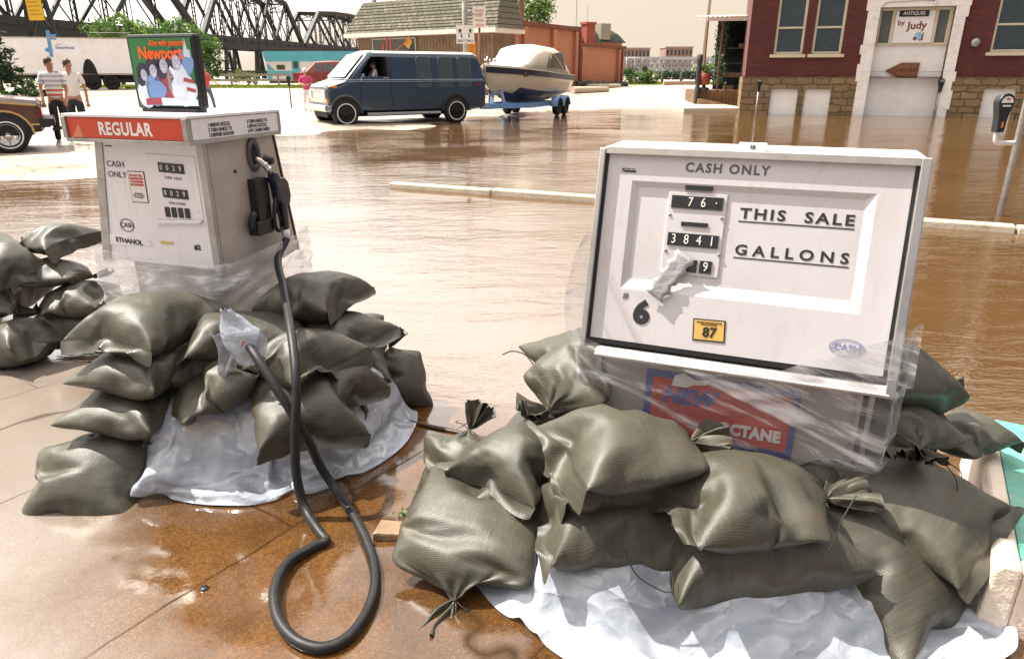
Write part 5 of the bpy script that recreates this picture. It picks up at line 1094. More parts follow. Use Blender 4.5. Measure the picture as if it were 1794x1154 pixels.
q = at(427, 133, 62); tree('shrub', 'pale flowering bush by the fence under the iron bridge', 'shrub', (q.x, 62, .5), [((-.4, 0, .8), (.8, .6, .6)), ((.5, 0, .6), (.7, .6, .5))], 1500, .09, [LM, P('grey_leaf', (.22, .22, .15), .7)], None, 7)
q = at(1115, 140, 66); tree('shrub', 'green bush by the wire fence at the end of the orange building', 'shrub', (q.x, 66, .5), [((-.9, 0, .8), (.8, .8, .8)), ((.4, 0, .9), (.9, .8, .8)), ((1.2, 0, .6), (.6, .6, .5))], 2200, .11, [MM, DM, LM], None, 8)
b = MB(); rr = random.Random(9)
leaves(b, 2500, lambda: (rr.uniform(0, 8), rr.uniform(0, 1), rr.uniform(.1, 1.0)), .14, rr); o = b.build('hedge', DM); q = at(1148, 140, 88); o.location = (q.x, 88, gz(q.x, 88) + .2); tag(o, 'long low green hedge in front of the grey lattice bridge', 'hedge')
b = MB(); rr = random.Random(10)
for (xa, xb, ya, yb, n_) in ((-32, -9, 50, 58, 9000), (8, 22, 64, 84, 5000)):
    for _ in range(n_): x, y = rr.uniform(xa, xb), rr.uniform(ya, yb); z = gz(x, y); h_ = rr.uniform(.06, .18); w_ = .05; b.add([(x - w_, y, z), (x + w_, y, z), (x + rr.gauss(0, .05), y, z + h_)], [(0, 1, 2)])
tag(b.build('grass', leaf_mat('lawn_green', (.15, .20, .03)), fix=False), 'short bright grass beyond the street', 'grass', kind='stuff')
b = MB()
for i in range(9): b.box(i * 1.9, i * 1.9 + .14, 0, .14, 0, 1.0)
b.box(0, 15.4, -.05, 0, .75, .92); b.box(0, 15.4, -.05, 0, .35, .5); o = b.build('rail_fence', P('grey_rail', (.30, .27, .23), .8)); q = at(362, 140, 59.5); o.location = (q.x, 59.5, gz(q.x, 59.5)); tag(o, 'low grey rail fence below the iron bridge', 'fence')
wf = thing('wire_fence', 'chain link fence panel at the end of the orange building', 'fence', (at(1096, 140, 68).x, 68, gz(11, 68))); b = MB()
for i in range(5): b.tube([(i * .75, 0, 0), (i * .75, 0, 2.3)], .03, 6)
b.tube([(0, 0, 2.3), (3, 0, 2.3)], .025, 6); b.build('fence_post', M['galv'], wf); b = MB()
for i in range(-14, 20): b.beam((max(0, i * .16), 0, max(0, -i * .16)), (min(3, i * .16 + 2.3), 0, min(2.3, 3 - i * .16)), .016); b.beam((max(0, i * .16), 0, min(2.3, 2.3 + i * .16)), (min(3, i * .16 + 2.3), 0, max(0, i * .16 - .7)), .016)
b.build('wire_mesh', M['galv'], wf)
q = at(1228, 148, 62); up = thing('utility_pole', 'tall thin utility pole at the river bank left of the porch', 'utility pole', (q.x, 62, gz(q.x, 62))); b = MB(); b.tube([(0, 0, 0), (.25, 0, 14)], [.16, .11], 10); b.build('pole', P('pale_pole', (.36, .30, .27), .8), up); b = MB(); b.beam((-.9, 0, 13.2), (1.3, 0, 13.2), .12); b.build('cross_arm', P('arm_wood', (.2, .15, .1), .8), up)
q = at(1009, 60, 90); ms = thing('mast', 'very thin mast standing behind the orange building', 'mast', (q.x, 90, .4)); b = MB(); b.tube([(0, 0, 0), (0, 0, 22)], .05, 6); b.build('mast_pole', M['galv'], ms)
rr = random.Random(12)
for k, px_ in enumerate((1160, 1193)):
    q = at(px_, 140, 80); o = thing('bollard', ['short dark bollard before the hedge, the one farther from the thin pole', 'short dark bollard before the hedge, the one nearer the thin pole'][k], 'bollard', (q.x, 80, gz(q.x, 80)), 0, 'bollards along the river bank'); b = MB(); b.lathe([(.16, 0), (.16, 1.0), (.1, 1.1), (.001, 1.12)], (0, 0, 0), 'z', 10); b.build('bollard_post', P('dark_post', (.07, .06, .05), .8), o)
b = MB(); b.prism([(0, 0), (3.2, .1), (3.2, .35), (0, .3)], 1, 0, .5); o = b.build('timber_beam', P('drift_timber', (.36, .26, .18), .8)); q = at(1163, 157, 62); o.location = (q.x, 62, gz(q.x, 62)); tag(o, 'pale timber lying on the road at the river bank', 'timber')
# ================================================================== vehicles
def car_paint(name, col, **k):
    n = N(name); n.set('Base Color', n.mix(n.ramp(n.noise(3, 5), [(.35, 0), (.7, 1)]), tuple(x * .9 for x in col), tuple(x * 1.1 for x in col))).set('Roughness', .34).set('Coat Weight', .6); n.b.inputs['Coat Roughness'].default_value = .06
    return n.m
M['tyre'] = P('tyre_rubber', (.014, .014, .015), .8, var=.3, vs=8); M['chrome'] = P('chrome', (.72, .70, .68), .14, 1, var=.05); M['navy'] = car_paint('navy_paint', (.018, .040, .068)); M['cream_paint'] = car_paint('cream_paint', (.72, .68, .58)); M['lamp_orange'] = P('orange_lens', (.75, .22, .02), .25); M['lamp_red'] = P('red_lens', (.30, .01, .01), .25)
M['interior'] = P('dim_interior', (.035, .03, .026), .8)
def wheel(parent, x, y, z, r, w, side, name='wheel', hub='steel', white=False):
    t = bpy.data.objects.new(name, None); COL.objects.link(t); t.parent = parent; t.location = (x, y, z); sd_ = side
    b = MB(); b.lathe([(r * .60, -w / 2 * sd_), (r * .93, -w / 2 * sd_), (r, -w * .3 * sd_), (r, w * .3 * sd_), (r * .93, w / 2 * sd_), (r * .60, w * .5 * sd_), (r * .58, w * .2 * sd_)], (0, 0, 0), 'y', 28); b.build('tyre', M['tyre'], t)
    b = MB(); b.lathe([(r * .60, w * .34 * sd_), (r * .56, w * .46 * sd_), (r * .50, w * .20 * sd_), (r * .30, w * .16 * sd_), (r * .22, w * .40 * sd_), (.001, w * .44 * sd_)], (0, 0, 0), 'y', 24, 0)
    if white: b.lathe([(r * .735, w * .503 * sd_), (r * .70, w * .512 * sd_), (r * .665, w * .503 * sd_)], (0, 0, 0), 'y', 28, 1)
    for k in range(8): a = 2 * PI * k / 8; b.beam((r * .22 * math.cos(a), w * .24 * sd_, r * .22 * math.sin(a)), (r * .52 * math.cos(a), w * .30 * sd_, r * .52 * math.sin(a)), r * .11, r * .10, 2)
    b.build('rim', [M['chrome'] if hub == 'chrome' else M['tyre'], M['white_ink'], M['chrome'] if hub == 'chrome' else M['black']], t); return t
def section(x, pts):      # mirrored cross section (y, z) from the floor up over the roof
    return [(x, y, z) for y, z in pts] + [(x, -y, z) for y, z in pts[::-1]]
# ---- van
wf_, wr_ = at(606, 221, z=0), at(797, 214, z=0)
ah = Vector((wf_.x - wr_.x, wf_.y - wr_.y)); vyaw = math.atan2(ah.y, ah.x); WB = ah.length; vs_ = WB / 3.52
mid = (wf_ + wr_) / 2; lat = Vector((-math.sin(vyaw), math.cos(vyaw), 0)); vo = mid - lat * .86 * vs_
van = thing('van', 'dark blue conversion van with pale roof towing a boat through the flood', 'van', (vo.x, vo.y, -.015), vyaw); van.scale = (vs_,) * 3
def vsec(x, zb, zbelt, zr, wb=.99, wr=.80): return section(x, [(wb * .80, zb), (wb * .97, zb + .06), (wb, zb + .35), (wb, zbelt - .04), (wb - .02, zbelt), ((wb * .35 + wr * .65), zr - .16), (wr, zr - .05), (wr - .10, zr), (wr * .4, zr + .025)])
b = MB()
st_ = [(2.24, .52, .98, 1.06, .93, .90), (2.18, .46, 1.02, 1.14, .97, .93), (1.72, .42, 1.16, 1.27, .99, .93), (1.66, .42, 1.20, 1.32, .99, .93), (.98, .38, 1.25, 2.00, 1.0, .78), (.80, .38, 1.25, 2.05, 1.0, .80), (-2.45, .38, 1.25, 2.05, 1.0, .80), (-2.62, .40, 1.25, 1.98, 1.0, .80), (-2.80, .45, 1.25, 1.28, .98, .92)]
b.loft([vsec(x, zb, zt, zr, wb, wr) for x, zb, zt, zr, wb, wr in st_], 0, smooth=False)
body = b.build('body', [M['navy'], M['cream_paint'], M['interior']], van)
ct = MB(); ct.prism([(1.30, 1.36), (.40, 1.36), (.42, 1.90), (.88, 1.90)], 1, .15, 1.3); cu_ = ct.build('cut', M['interior'], van); bpy.context.view_layer.update()
md = body.modifiers.new('b', 'BOOLEAN'); md.object = cu_; md.operation = 'DIFFERENCE'; md.solver = 'EXACT'; md.material_mode = 'TRANSFER'
bake(body); bpy.data.objects.remove(cu_)
for p_ in body.data.polygons:      # roof and windscreen pillars are pale
    c = p_.center
    if c.z > 2.0 and p_.normal.z > .5: p_.material_index = 1
    if p_.material_index == 0 and c.x > 1.7 and p_.normal.z > .6: p_.material_index = 1
bv = body.modifiers.new('edge', 'BEVEL'); bv.width = .03; bv.segments = 2; bv.angle_limit = R(30)
b = MB(); b.add([(1.66, .83, 1.34), (1.66, -.83, 1.34), (1.03, -.70, 1.96), (1.03, .70, 1.96)], [(0, 1, 2, 3)]); b.V = [(x + .022, y, z + .022) for x, y, z in b.V]; b.build('windscreen', P('hazy_windscreen', (.66, .63, .56), .08, var=.06, vs=2, spec=.9), van)
b = MB()
def pane(b, xa, xb, za, zb, m=0, r=.09, proud=.012):
    pts = []
    for cx_, cz_, a0 in ((xb - r, zb - r, 0), (xa + r, zb - r, 90), (xa + r, za + r, 180), (xb - r, za + r, 270)):
        for k in range(5): a = R(a0 + k * 22.5); pts.append((cx_ + r * math.cos(a), cz_ + r * math.sin(a)))
    yo = lambda z: (1.0 - .22 * max(0, z - 1.25) ** 1.0 * .80 if z > 1.25 else 1.0) + proud
    n = len(pts); b.add([(x, yo(z), z) for x, z in pts] + [(x, yo(z) - .05, z) for x, z in pts], [list(range(n))] + [(i, (i + 1) % n, n + (i + 1) % n, n + i) for i in range(n)], m)
for xc in (-.72, -1.43, -2.08):
    b = MB(); pane(b, xc - .226, xc + .226, 1.07, 1.92, 0, .10, .006); f = b.build('side_window', P('window_trim', (.16, .19, .20), .3), van, fix=True); b = MB(); pane(b, xc - .21, xc + .21, 1.085, 1.905, 0, .09, .012); b.build('pane', M['window_glass'], f)
b = MB()
for z_, th in ((1.275, .03), (1.225, .015)): b.box(-2.70, 2.10, .992, 1.008, z_ - th / 2, z_ + th / 2)
b.build('side_stripe', P('pale_blue_stripe', (.30, .38, .48), .35), van)
b = MB(); b.box(1.28, -.30 + 1.58, .99, 1.004, .62, 1.2); b.box(.335, .345, .985, 1.004, .55, 1.92); dr_ = b.build('door_seam', M['black'], van)
b = MB(); b.box(.42, .60, 1.0, 1.03, 1.33 - .02, 1.36 - .02); b.build('door_handle', M['chrome'], van)
b = MB(); b.box(1.20, 1.28, 1.02, 1.18, 1.36, 1.44); b.tube([(1.28, 1.0, 1.2), (1.26, 1.1, 1.34)], .012, 6); b.build('mirror', M['chrome'], van)
for xw in (1.76, -1.76):
    b = MB(); n = 20; pts = [(xw + .45 * math.cos(PI * i / n), .36 + .47 * math.sin(PI * i / n)) for i in range(n + 1)]; b.prism(pts, 1, .80, 1.006, 1); pts2 = [(xw + .50 * math.cos(PI * i / n), .37 + .53 * math.sin(PI * i / n)) for i in range(n + 1)]
    b.add([(x, 1.03, z) for x, z in pts2] + [(x, 1.012, z) for x, z in pts], [(i, i + 1, n + 2 + i, n + 1 + i) for i in range(n)], 0); b.add([(x, .98, z) for x, z in pts2] + [(x, 1.03, z) for x, z in pts2], [(i, i + 1, n + 2 + i, n + 1 + i) for i in range(n)], 0); b.build('wheel_arch', [M['navy'], M['dark']], van)
    for sd_ in (1, -1): wheel(van, xw, .90 * sd_, .365, .38, .25, sd_, white=True)
b = MB(); b.box(2.22, 2.27, -.80, .80, .66, 1.02); [b.box(2.265, 2.285, -.62, .62, .69 + .055 * i, .715 + .055 * i) for i in range(6)]; b.build('grille', M['chrome'], van, bevel=.006); 
for sd_ in (1, -1):
    b = MB(); b.box(2.25, 2.30, .66 * sd_ - .12, .66 * sd_ + .12, .74, .98); b.build('headlight', P('headlight_glass', (.7, .7, .66), .1), van, bevel=.01); b = MB(); b.box(2.22, 2.28, .86 * sd_ - .05, .86 * sd_ + .07, .66, .76); b.build('turn_lamp', M['lamp_orange'], van)
b = MB(); b.box(1.98, 2.14, 1.0, 1.018, 1.07, 1.13); b.build('side_lamp', M['lamp_orange'], van); b = MB(); b.box(-2.62, -2.48, 1.0, 1.014, 1.12, 1.17); b.build('side_lamp', M['lamp_red'], van)
b = MB(); b.loft([[(2.24 + dx, y_, z_) for dx, z_ in ((0, .42), (.12, .42), (.15, .5), (.12, .60), (0, .60))] for y_ in (-1.02, -.9, .9, 1.02)], smooth=False); b.box(2.19, 2.28, .98, 1.04, .44, .59); b.build('front_bumper', M['chrome'], van, bevel=.015)
b = MB(); b.box(-2.95, -2.78, -.95, .95, .42, .56); b.build('rear_bumper', M['chrome'], van, bevel=.01)
b = MB(); b.box(-1.2, 1.15, .92, 1.06, .30, .37); b.build('running_board', M['chrome'], van, bevel=.01); b = MB(); b.box(-2.2, 2.2, -.6, .6, .25, .45); b.build('underside', M['dark'], van)
b = MB(); b.lathe([(.19, 0), (.20, .012), (.19, .024)], (0, 0, 0), 'x', 20); sw = b.build('steering_wheel', M['black'], van); sw.location = (1.16, .55, 1.40)
# ---- trailer and boat
t0, t1 = Vector((-1.05, 23.7, 0)), Vector((1.05, 28.6, 0)); td = (t1 - t0).normalized(); tyaw = math.atan2(-td.y, -td.x)
tr = thing('boat_trailer', 'light blue tandem boat trailer hitched behind the van in the water', 'boat trailer', (t1.x, t1.y, 0), tyaw); TLn = (t1 - t0).length
M['trailer_blue'] = P('light_blue_paint', (.16, .34, .62), .45, var=.15)
b = MB(); 
for sd_ in (1, -1): b.beam((-.6, .80 * sd_, .42), (2.9, .80 * sd_, .42), .10, .16); b.beam((2.9, .80 * sd_, .42), (TLn - .1, 0, .46), .10, .16)
for x in (-.5, .7, 1.9, 2.9): b.beam((x, -.8, .42), (x, .8, .42), .09, .12)
b.build('trailer_frame', M['trailer_blue'], tr)
b = MB(); 
for sd_ in (1, -1): b.beam((TLn - 1.35, .28 * sd_, .45), (TLn - 1.15, .14 * sd_, 1.35), .09)
b.beam((TLn - .9, 0, .45), (TLn - 1.15, 0, 1.35), .09); b.box(TLn - 1.3, TLn - 1.0, -.2, .2, 1.2, 1.38); b.box(TLn - 1.35, TLn - 1.15, -.25, .25, .85, .92); b.build('winch_post', P('pale_blue_post', (.38, .50, .66), .5), tr)
for sd_ in (1, -1):
    for x in (-.1, .72):
        wheel(tr, x, 1.02 * sd_, .31, .31, .2, sd_)
        b = MB(); n = 14; A_ = [(x + .38 * math.cos(PI * i / n), .32 + .36 * math.sin(PI * i / n)) for i in range(n + 1)]; b.add([(p[0], .88 * sd_, p[1]) for p in A_] + [(p[0], 1.16 * sd_, p[1]) for p in A_] + [(x + (p[0] - x) * .86, 1.16 * sd_, .32 + (p[1] - .32) * .84) for p in A_], [(i, i + 1, n + 2 + i, n + 1 + i) for i in range(n)] + [(n + 1 + i, n + 2 + i, 2 * n + 3 + i, 2 * n + 2 + i) for i in range(n)], 0, True); b.build('fender', M['trailer_blue'], tr)
bo = thing('motor_boat', 'cream motor boat with a dark stripe and canvas top on the blue trailer', 'boat', (t1.x, t1.y, .48), tyaw); bo.scale = (.96, .98, .93)
BLn = 5.9; xs_ = np.linspace(-1.0, BLn - 1.0, 15)
def hullst(x):
    t = (x + 1.0) / BLn; tap = max(.0, 1 - max(0, (t - .45) / .55) ** 2.3); hb = 1.12 * tap + .02; keel = .0 + .62 * max(0, (t - .55) / .45) ** 2.2; ch = .40 + .36 * max(0, (t - .4) / .6) ** 1.5; gu = 1.02 + .30 * t ** 1.3
    return hb, keel, min(ch, gu - .2), gu
def ring_(x, rake=True):
    hb, k, ch, gu = hullst(x); pts = [(0, k), (hb * .45, k + (ch - k) * .5), (hb * .86, ch), (hb * .95, ch + (gu - ch) * .5), (hb, gu - .14), (hb + .02, gu)]
    return [(x + .35 * max(0, (z - .4)) * max(0, (x + 1) / BLn - .55) * 2, y, z) for y, z in pts] + [(x + .35 * max(0, (z - .4)) * max(0, (x + 1) / BLn - .55) * 2, -y, z) for y, z in pts[::-1]]
b = MB(); rg = [ring_(x) for x in xs_]; b.loft(rg, 0)
hull = b.build('hull', [P('cream_gelcoat', (.66, .60, .46), .25, var=.06, coat=.5), P('navy_bottom', (.02, .045, .10), .4), P('navy_stripe', (.022, .022, .05), .3)], bo)
for p_ in hull.data.polygons:
    c = p_.center; hb, k, ch, gu = hullst(min(max(c.x, -1), BLn - 1)); p_.material_index = 1 if c.z < ch * .80 and c.x < 3.9 else 0
b = MB()
for sd_ in (1, -1):
    top = []; bot = []
    for x in np.linspace(-.98, BLn - 1.02, 40):
        hb, k, ch, gu = hullst(x); dx = .35 * max(0, (gu - .4)) * max(0, (x + 1) / BLn - .55) * 2; top.append((x + dx, (hb + .030) * sd_, gu - .02)); bot.append((x + dx * .9, (hb + .016) * sd_, gu - .22))
    b.add(top + bot, [(i, i + 1, 41 + i, 40 + i) for i in range(39)], 0, True)
b.build('hull_stripe', bpy.data.materials['navy_stripe'], bo)
b = MB(); b.loft([[(p[0], p[1], p[2]) for p in ring_(x)[5:7]] + [(ring_(x)[5][0], -hullst(x)[0] * .5, hullst(x)[3] + .16 * (1 - abs(x - 2) / 5)), (ring_(x)[5][0], hullst(x)[0] * .5, hullst(x)[3] + .16 * (1 - abs(x - 2) / 5))] for x in xs_], 0); b.build('deck', bpy.data.materials['cream_gelcoat'], bo)
M['canvas'] = P('cream_canvas', (.74, .68, .57), .8, var=.06, vs=3, bump=.4, bs=6)
def cring(x, w, z0, z1): return [(x, w, z0), (x - .0, w * .93, z0 + (z1 - z0) * .6), (x, w * .74, z0 + (z1 - z0) * .92), (x, w * .3, z1), (x, -w * .3, z1), (x, -w * .74, z0 + (z1 - z0) * .92), (x, -w * .93, z0 + (z1 - z0) * .6), (x, -w, z0)]
b = MB(); b.loft([cring(3.5, .60, 1.20, 1.30), cring(3.0, .82, 1.16, 1.55), cring(2.2, .95, 1.12, 2.02), cring(1.6, 1.0, 1.1, 2.13), cring(.5, 1.02, 1.05, 2.10), cring(-.1, 1.02, 1.03, 1.98), cring(-.6, 1.04, 1.0, 1.5), cring(-1.02, 1.05, .98, 1.04)], 0); cv = b.build('canvas_top', M['canvas'], bo)
b = MB(); b.prism([(1.75, 1.28), (1.35, 1.80), (.25, 1.88), (-.25, 1.22)], 1, .80, 1.045); b.build('canopy_window', P('smoked_vinyl', (.10, .08, .055), .15), cv); b = MB(); b.beam((1.3, 1.05, 1.80), (.25, 1.055, 1.28), .03); b.beam((.3, 1.05, 1.8), (-.1, 1.06, 1.24), .025); b.build('canopy_strap', M['canvas'], cv)
b = MB(); b.prism([(3.15, .92), (3.62, .96), (3.68, 1.12), (3.22, 1.09)], 1, hullst(3.4)[0] * .90, hullst(3.4)[0] * .985 + .02); nb = b.build('number_plate', P('dull_plate', (.14, .09, .06), .5), bo); b = MB(); b.box(3.28, 3.56, hullst(3.4)[0] + .012, hullst(3.4)[0] + .024, 1.01, 1.05); b.build('plate_marking', M['lamp_red'], nb)
b = MB(); 
for x_ in (4.6, 4.2): b.tube([(x_ + .5, 0, 1.38), (x_ + .5, 0, 1.55)], .02, 6)
b.tube([(5.0, 0, 1.3), (5.0, .05, 1.62)], .035, 8); b.ball((4.6, .12, 1.50), .07, 8); b.build('bow_fitting', M['chrome'], bo)
# ---- brown car at the left edge
wc = at(22, 268, z=gz(-9.8, 14)); cw = thing('parked_car', 'brown car with wood grain side panel cut off by the photo edge', 'car', (wc.x - .80 * math.sin(.55), wc.y + .80 * math.cos(.55), gz(-9.8, 14.3)), PI + .55)
M['brown_paint'] = car_paint('brown_paint', (.060, .020, .013)); M['woodgrain'] = P('woodgrain', (.085, .030, .014), .35, var=.35, vs=3, coat=.4); M['gold_trim'] = P('gold_trim', (.50, .33, .12), .4)
def csec(x, zb, zbelt, zr, wb, wr): return section(x, [(wb * .85, zb), (wb * .98, zb + .08), (wb, zb + .3), (wb, zbelt - .06), (wb - .05, zbelt), (wr + .03, max(zbelt + .005, zr - .05)), (wr, zr), (wr * .5, zr + .02)])
b = MB()      # x forward, rear axle at x=0
for_ = [(-.60, .42, .84, .86, .80, .74), (-.54, .36, .90, .92, .84, .76), (0, .30, .97, .99, .86, .74), (.80, .28, 1.0, 1.03, .87, .70), (1.30, .26, 1.0, 1.38, .87, .58), (1.6, .26, .98, 1.42, .87, .60), (2.1, .26, .96, 1.36, .87, .60), (2.6, .26, .94, .97, .86, .68), (3.4, .30, .86, .88, .84, .7), (3.6, .36, .78, .80, .8, .7)]
b.loft([csec(*q_) for q_ in for_], 0, smooth=False); cb = b.build('body', M['brown_paint'], cw); bv = cb.modifiers.new('edge', 'BEVEL'); bv.width = .03; bv.segments = 2; bv.angle_limit = R(28)
sgn = 1
for sd_ in (1, -1):
    b = MB(); b.prism([(-.53, .50), (-.51, .83), (0, .885), (2.5, .86), (2.5, .50)], 1, .865 * sd_, .878 * sd_); b.build('wood_panel', M['woodgrain'], cw)
    b = MB(); b.beam((-.53, .88 * sd_, .84), (0, .88 * sd_, .895), .02, .03); b.beam((0, .88 * sd_, .895), (2.5, .88 * sd_, .87), .02, .03); b.beam((-.53, .88 * sd_, .50), (-.40, .88 * sd_, .50), .02, .03)
    for i in range(10): a, c = PI * i / 10, PI * (i + 1) / 10; b.beam((.42 * math.cos(a), .882 * sd_, .33 + .42 * math.sin(a)), (.42 * math.cos(c), .882 * sd_, .33 + .42 * math.sin(c)), .02, .035)
    b.build('gold_moulding', M['gold_trim'], cw)
    b = MB(); b.prism([(.40 * math.cos(PI * i / 16), .31 + .41 * math.sin(PI * i / 16)) for i in range(17)], 1, .70 * sd_, .884 * sd_); b.build('wheel_arch', M['dark'], cw); b = MB(); b.prism([(2.75 + .40 * math.cos(PI * i / 16), .31 + .41 * math.sin(PI * i / 16)) for i in range(17)], 1, .70 * sd_, .884 * sd_); b.build('wheel_arch', M['dark'], cw)
    for x_ in (0, 2.75): wheel(cw, x_, .80 * sd_, .325, .335, .2, sd_, hub='chrome', white=True)
    b = MB(); b.box(-.57, -.50, .80 * sd_ - .05, .80 * sd_ + .04, .56, .78); b.build('tail_lamp', M['lamp_red'], cw)
b = MB(); b.box(-.78, -.58, -.82, .82, .46, .60); b.box(-.70, -.40, .78, .875, .44, .60); b.box(-.70, -.40, -.875, -.78, .44, .60); b.build('rear_bumper', M['black'], cw, bevel=.02)
b = MB(); b.beam((-.7, .0, .34), (-.98, .0, .40), .08, .06); b.lathe([(.001, .48), (.03, .46), (.02, .40)], (-.95, 0, 0), 'z', 10); b.build('tow_hitch', M['black'], cw)
# ---- red minivan, mobile home, white semi trailer
q = at(590, 149, 52); rv = thing('minivan', 'dark red minivan parked before the turquoise trailer home', 'minivan', (q.x - .2, 52, gz(q.x, 52)), PI - .1)
b = MB(); b.loft([section(x, [(.8, .3), (.9, .5), (.9, 1.0), (.70, zr - .05), (.6, zr)]) for x, zr in ((-1.5, 1.1), (-1.42, 1.7), (-.2, 1.76), (.9, 1.72), (1.7, 1.12), (2.5, .95), (2.6, .7))], smooth=False); rb = b.build('body', car_paint('red_paint', (.19, .020, .014)), rv, bevel=.04)
b = MB(); 
for xa, xb in ((-1.3, -.5), (-.4, .35), (.42, 1.05)): b.add([(xa, .905, 1.05), (xb, .905, 1.05), (xb - .10, .755, 1.58), (xa + .02, .755, 1.58)], [(0, 1, 2, 3)]); b.add([(xa, .90, 1.05), (xb, .90, 1.05), (xb - .10, .75, 1.58), (xa + .02, .75, 1.58)], [(3, 2, 1, 0)])
b.build('side_window', M['window_glass'], rv)
for x_ in (-.9, 1.6):
    for sd_ in (1, -1): wheel(rv, x_, .82 * sd_, .31, .31, .2, sd_)
mh = thing('mobile_home', 'old turquoise and white trailer home beyond the street', 'mobile home', (at(470, 148, 63).x, 63, gz(-20, 63)), -.04)
tq = P('turquoise_paint', (.10, .42, .52), .5, var=.12, vs=1); wp = P('dull_white_paint', (.68, .66, .64), .5, var=.08, vs=1)
b = MB(); b.prism([(0, .45), (9.6, .45), (9.6, 1.15), (0, 1.15)], 1, 0, 2.4, 0); b.prism([(-.02, 1.15), (9.6, 1.15), (9.6, 1.9), (-.02, 1.9)], 1, 0, 2.4, 1); b.prism([(-.02, 1.9), (9.6, 1.9), (9.6, 2.7), (-.15, 2.7), (-.2, 2.5)], 1, -.02, 2.42, 0); b.prism([(.4, .5), (1.8, .5), (1.6, .78), (.5, .78)], 1, -.012, .01, 1); b.prism([(.1, 1.2), (.1, 1.75), (.8, 1.15)], 1, -.012, .01, 0); b.box(2.2, 2.9, -.012, .01, .5, 2.3, 0); b.box(5.0, 9.6, -.012, .01, 1.30, 1.42, 0)
b.build('body', [tq, wp], mh)
for xa, xb, za, zb in ((.9, 1.6, 1.25, 1.62), (2.35, 2.75, 1.35, 1.9), (5.4, 5.9, 1.5, 1.85), (7.4, 8, 1.4, 1.85)): b = MB(); b.box(xa, xb, -.03, 0, za, zb); b.build('window', P('dark_curtain', (.07, .06, .04), .4), mh)
b = MB(); b.box(0, 9.6, .3, 2.2, .15, .45); b.beam((0, 1.2, .4), (-1.3, 1.2, .4), .12); b.build('chassis', M['iron'], mh)
for x_ in (5.4, 6.3): wheel(mh, x_, .12, .3, .3, .2, -1)
q0, q1 = at(12, 140, 46.3), at(246, 140, 48.5); sx_ = Vector((q1.x - q0.x, q1.y - q0.y)); st_r = thing('semi_trailer', 'long white semi trailer with a blue flag emblem parked across the street', 'semi trailer', (q0.x, q0.y, gz(q0.x, 47)), math.atan2(sx_.y, sx_.x)); SLN = sx_.length
zt_ = at(120, 67, 47).z - st_r.location.z
wpt = P('chalky_trailer_white', (.87, .87, .90), .6, var=.05, vs=.8, dirt=(.42, .36, .28), dirt_amt=.25)
b = MB(); b.box(0, SLN, 0, 2.5, .95, zt_); [b.box(SLN * .68, SLN - .1, -.012, 0, 1.05 + .3 * i, 1.065 + .3 * i) for i in range(9)]; b.box(SLN * .68 - .03, SLN * .68, -.015, 0, .98, zt_ - .02); b.build('box_body', wpt, st_r, bevel=.02)
b = MB(); b.box(-.02, SLN + .02, -.02, 2.52, zt_, zt_ + .07); b.box(0, SLN, -.02, 0, .93, 1.02); b.build('roof_rail', P('rail_grey', (.42, .36, .30), .5), st_r)
b = MB(); b.box(0, SLN, .5, 2.0, .70, .95); b.box(SLN * .70, SLN - .4, .2, 2.3, .45, .72); b.box(SLN - 1.6, SLN - .2, .02, .4, .48, .62); b.build('chassis', M['iron'], st_r)
b = MB(); b.prism([(SLN * .625 + .55 * math.cos(PI * i / 10) * .85, .45 + 1.45 * math.sin(PI * i / 10)) for i in range(11)], 1, -.02, .3); b.build('wheel_arch', M['dark'], st_r)
for x_ in (SLN * .625, SLN * .625 + 1.1): wheel(st_r, x_, .18, .5, .5, .3, -1)
lx = ((at(104, 115, 47).x - q0.x) / sx_.x) * SLN
bl_ = P('logo_blue', (.12, .30, .58), .5); b = MB(); b.prism([(lx - .55, 2.0), (lx - .35, 2.0), (lx - .28, 3.55), (lx - .48, 3.55)], 1, -.012, .001); b.prism([(lx - .42, 3.5), (lx - .2, 3.3), (lx + .10, 3.33), (lx - .03, 3.15), (lx + .03, 3.0), (lx - .38, 3.02)], 1, -.010, .001); b.prism(ell((lx - .52, 2.40), .22, .15, 0, 14), 1, -.014, .001)
lg = b.build('flag_emblem', bl_, st_r)
text('Steamboat', .27, P('logo_navy', (.14, .20, .46), .5), lg, TM((lx + .40, -.012, 2.55)), bold=.004, sx=.92); text('casino', .12, M['red_ink'], lg, TM((lx + .12, -.012, 2.76)), sx=1.2)
# ================================================================== street furniture
M['meter_black'] = P('meter_black', (.010, .013, .016), .35, coat=.3)
def meter_head(b, m=0):
    pts = [(-.042, -.10), (.042, -.10), (.050, .02), (.078, .13)] + [(.090 * math.cos(a), .175 + .085 * math.sin(a)) for a in [PI * i / 14 for i in range(15)]] + [(-.078, .13), (-.050, .02)]
    b.prism(pts, 1, -.045, .045, m)
bp_ = at(1751, 378, z=0); mp = thing('parking_meter', 'black parking meter on a curved white arm fixed to a grey pole in the flood', 'parking meter', (bp_.x, bp_.y, 0), .12)
b = MB(); b.tube([(0, 0, -.1), (0, 0, 2.9)], .035, 14); b.build('pole', M['galv'], mp)
zarm = at(1775, 250, bp_.y).z; b = MB(); b.tube(spline([(-.02, 0, zarm), (-.16, -.0, zarm - .004), (-.235, 0, zarm + .005), (-.262, 0, zarm + .045), (-.265, 0, zarm + .13)], 6), .024, 12); b.build('meter_arm', P('white_arm', (.62, .60, .60), .4), mp)
b = MB(); meter_head(b); hd_ = b.build('meter_head', M['meter_black'], mp, bevel=.012); hd_.location = (-.262, 0, zarm + .215); hd_.scale = (1, 1, 1.08)
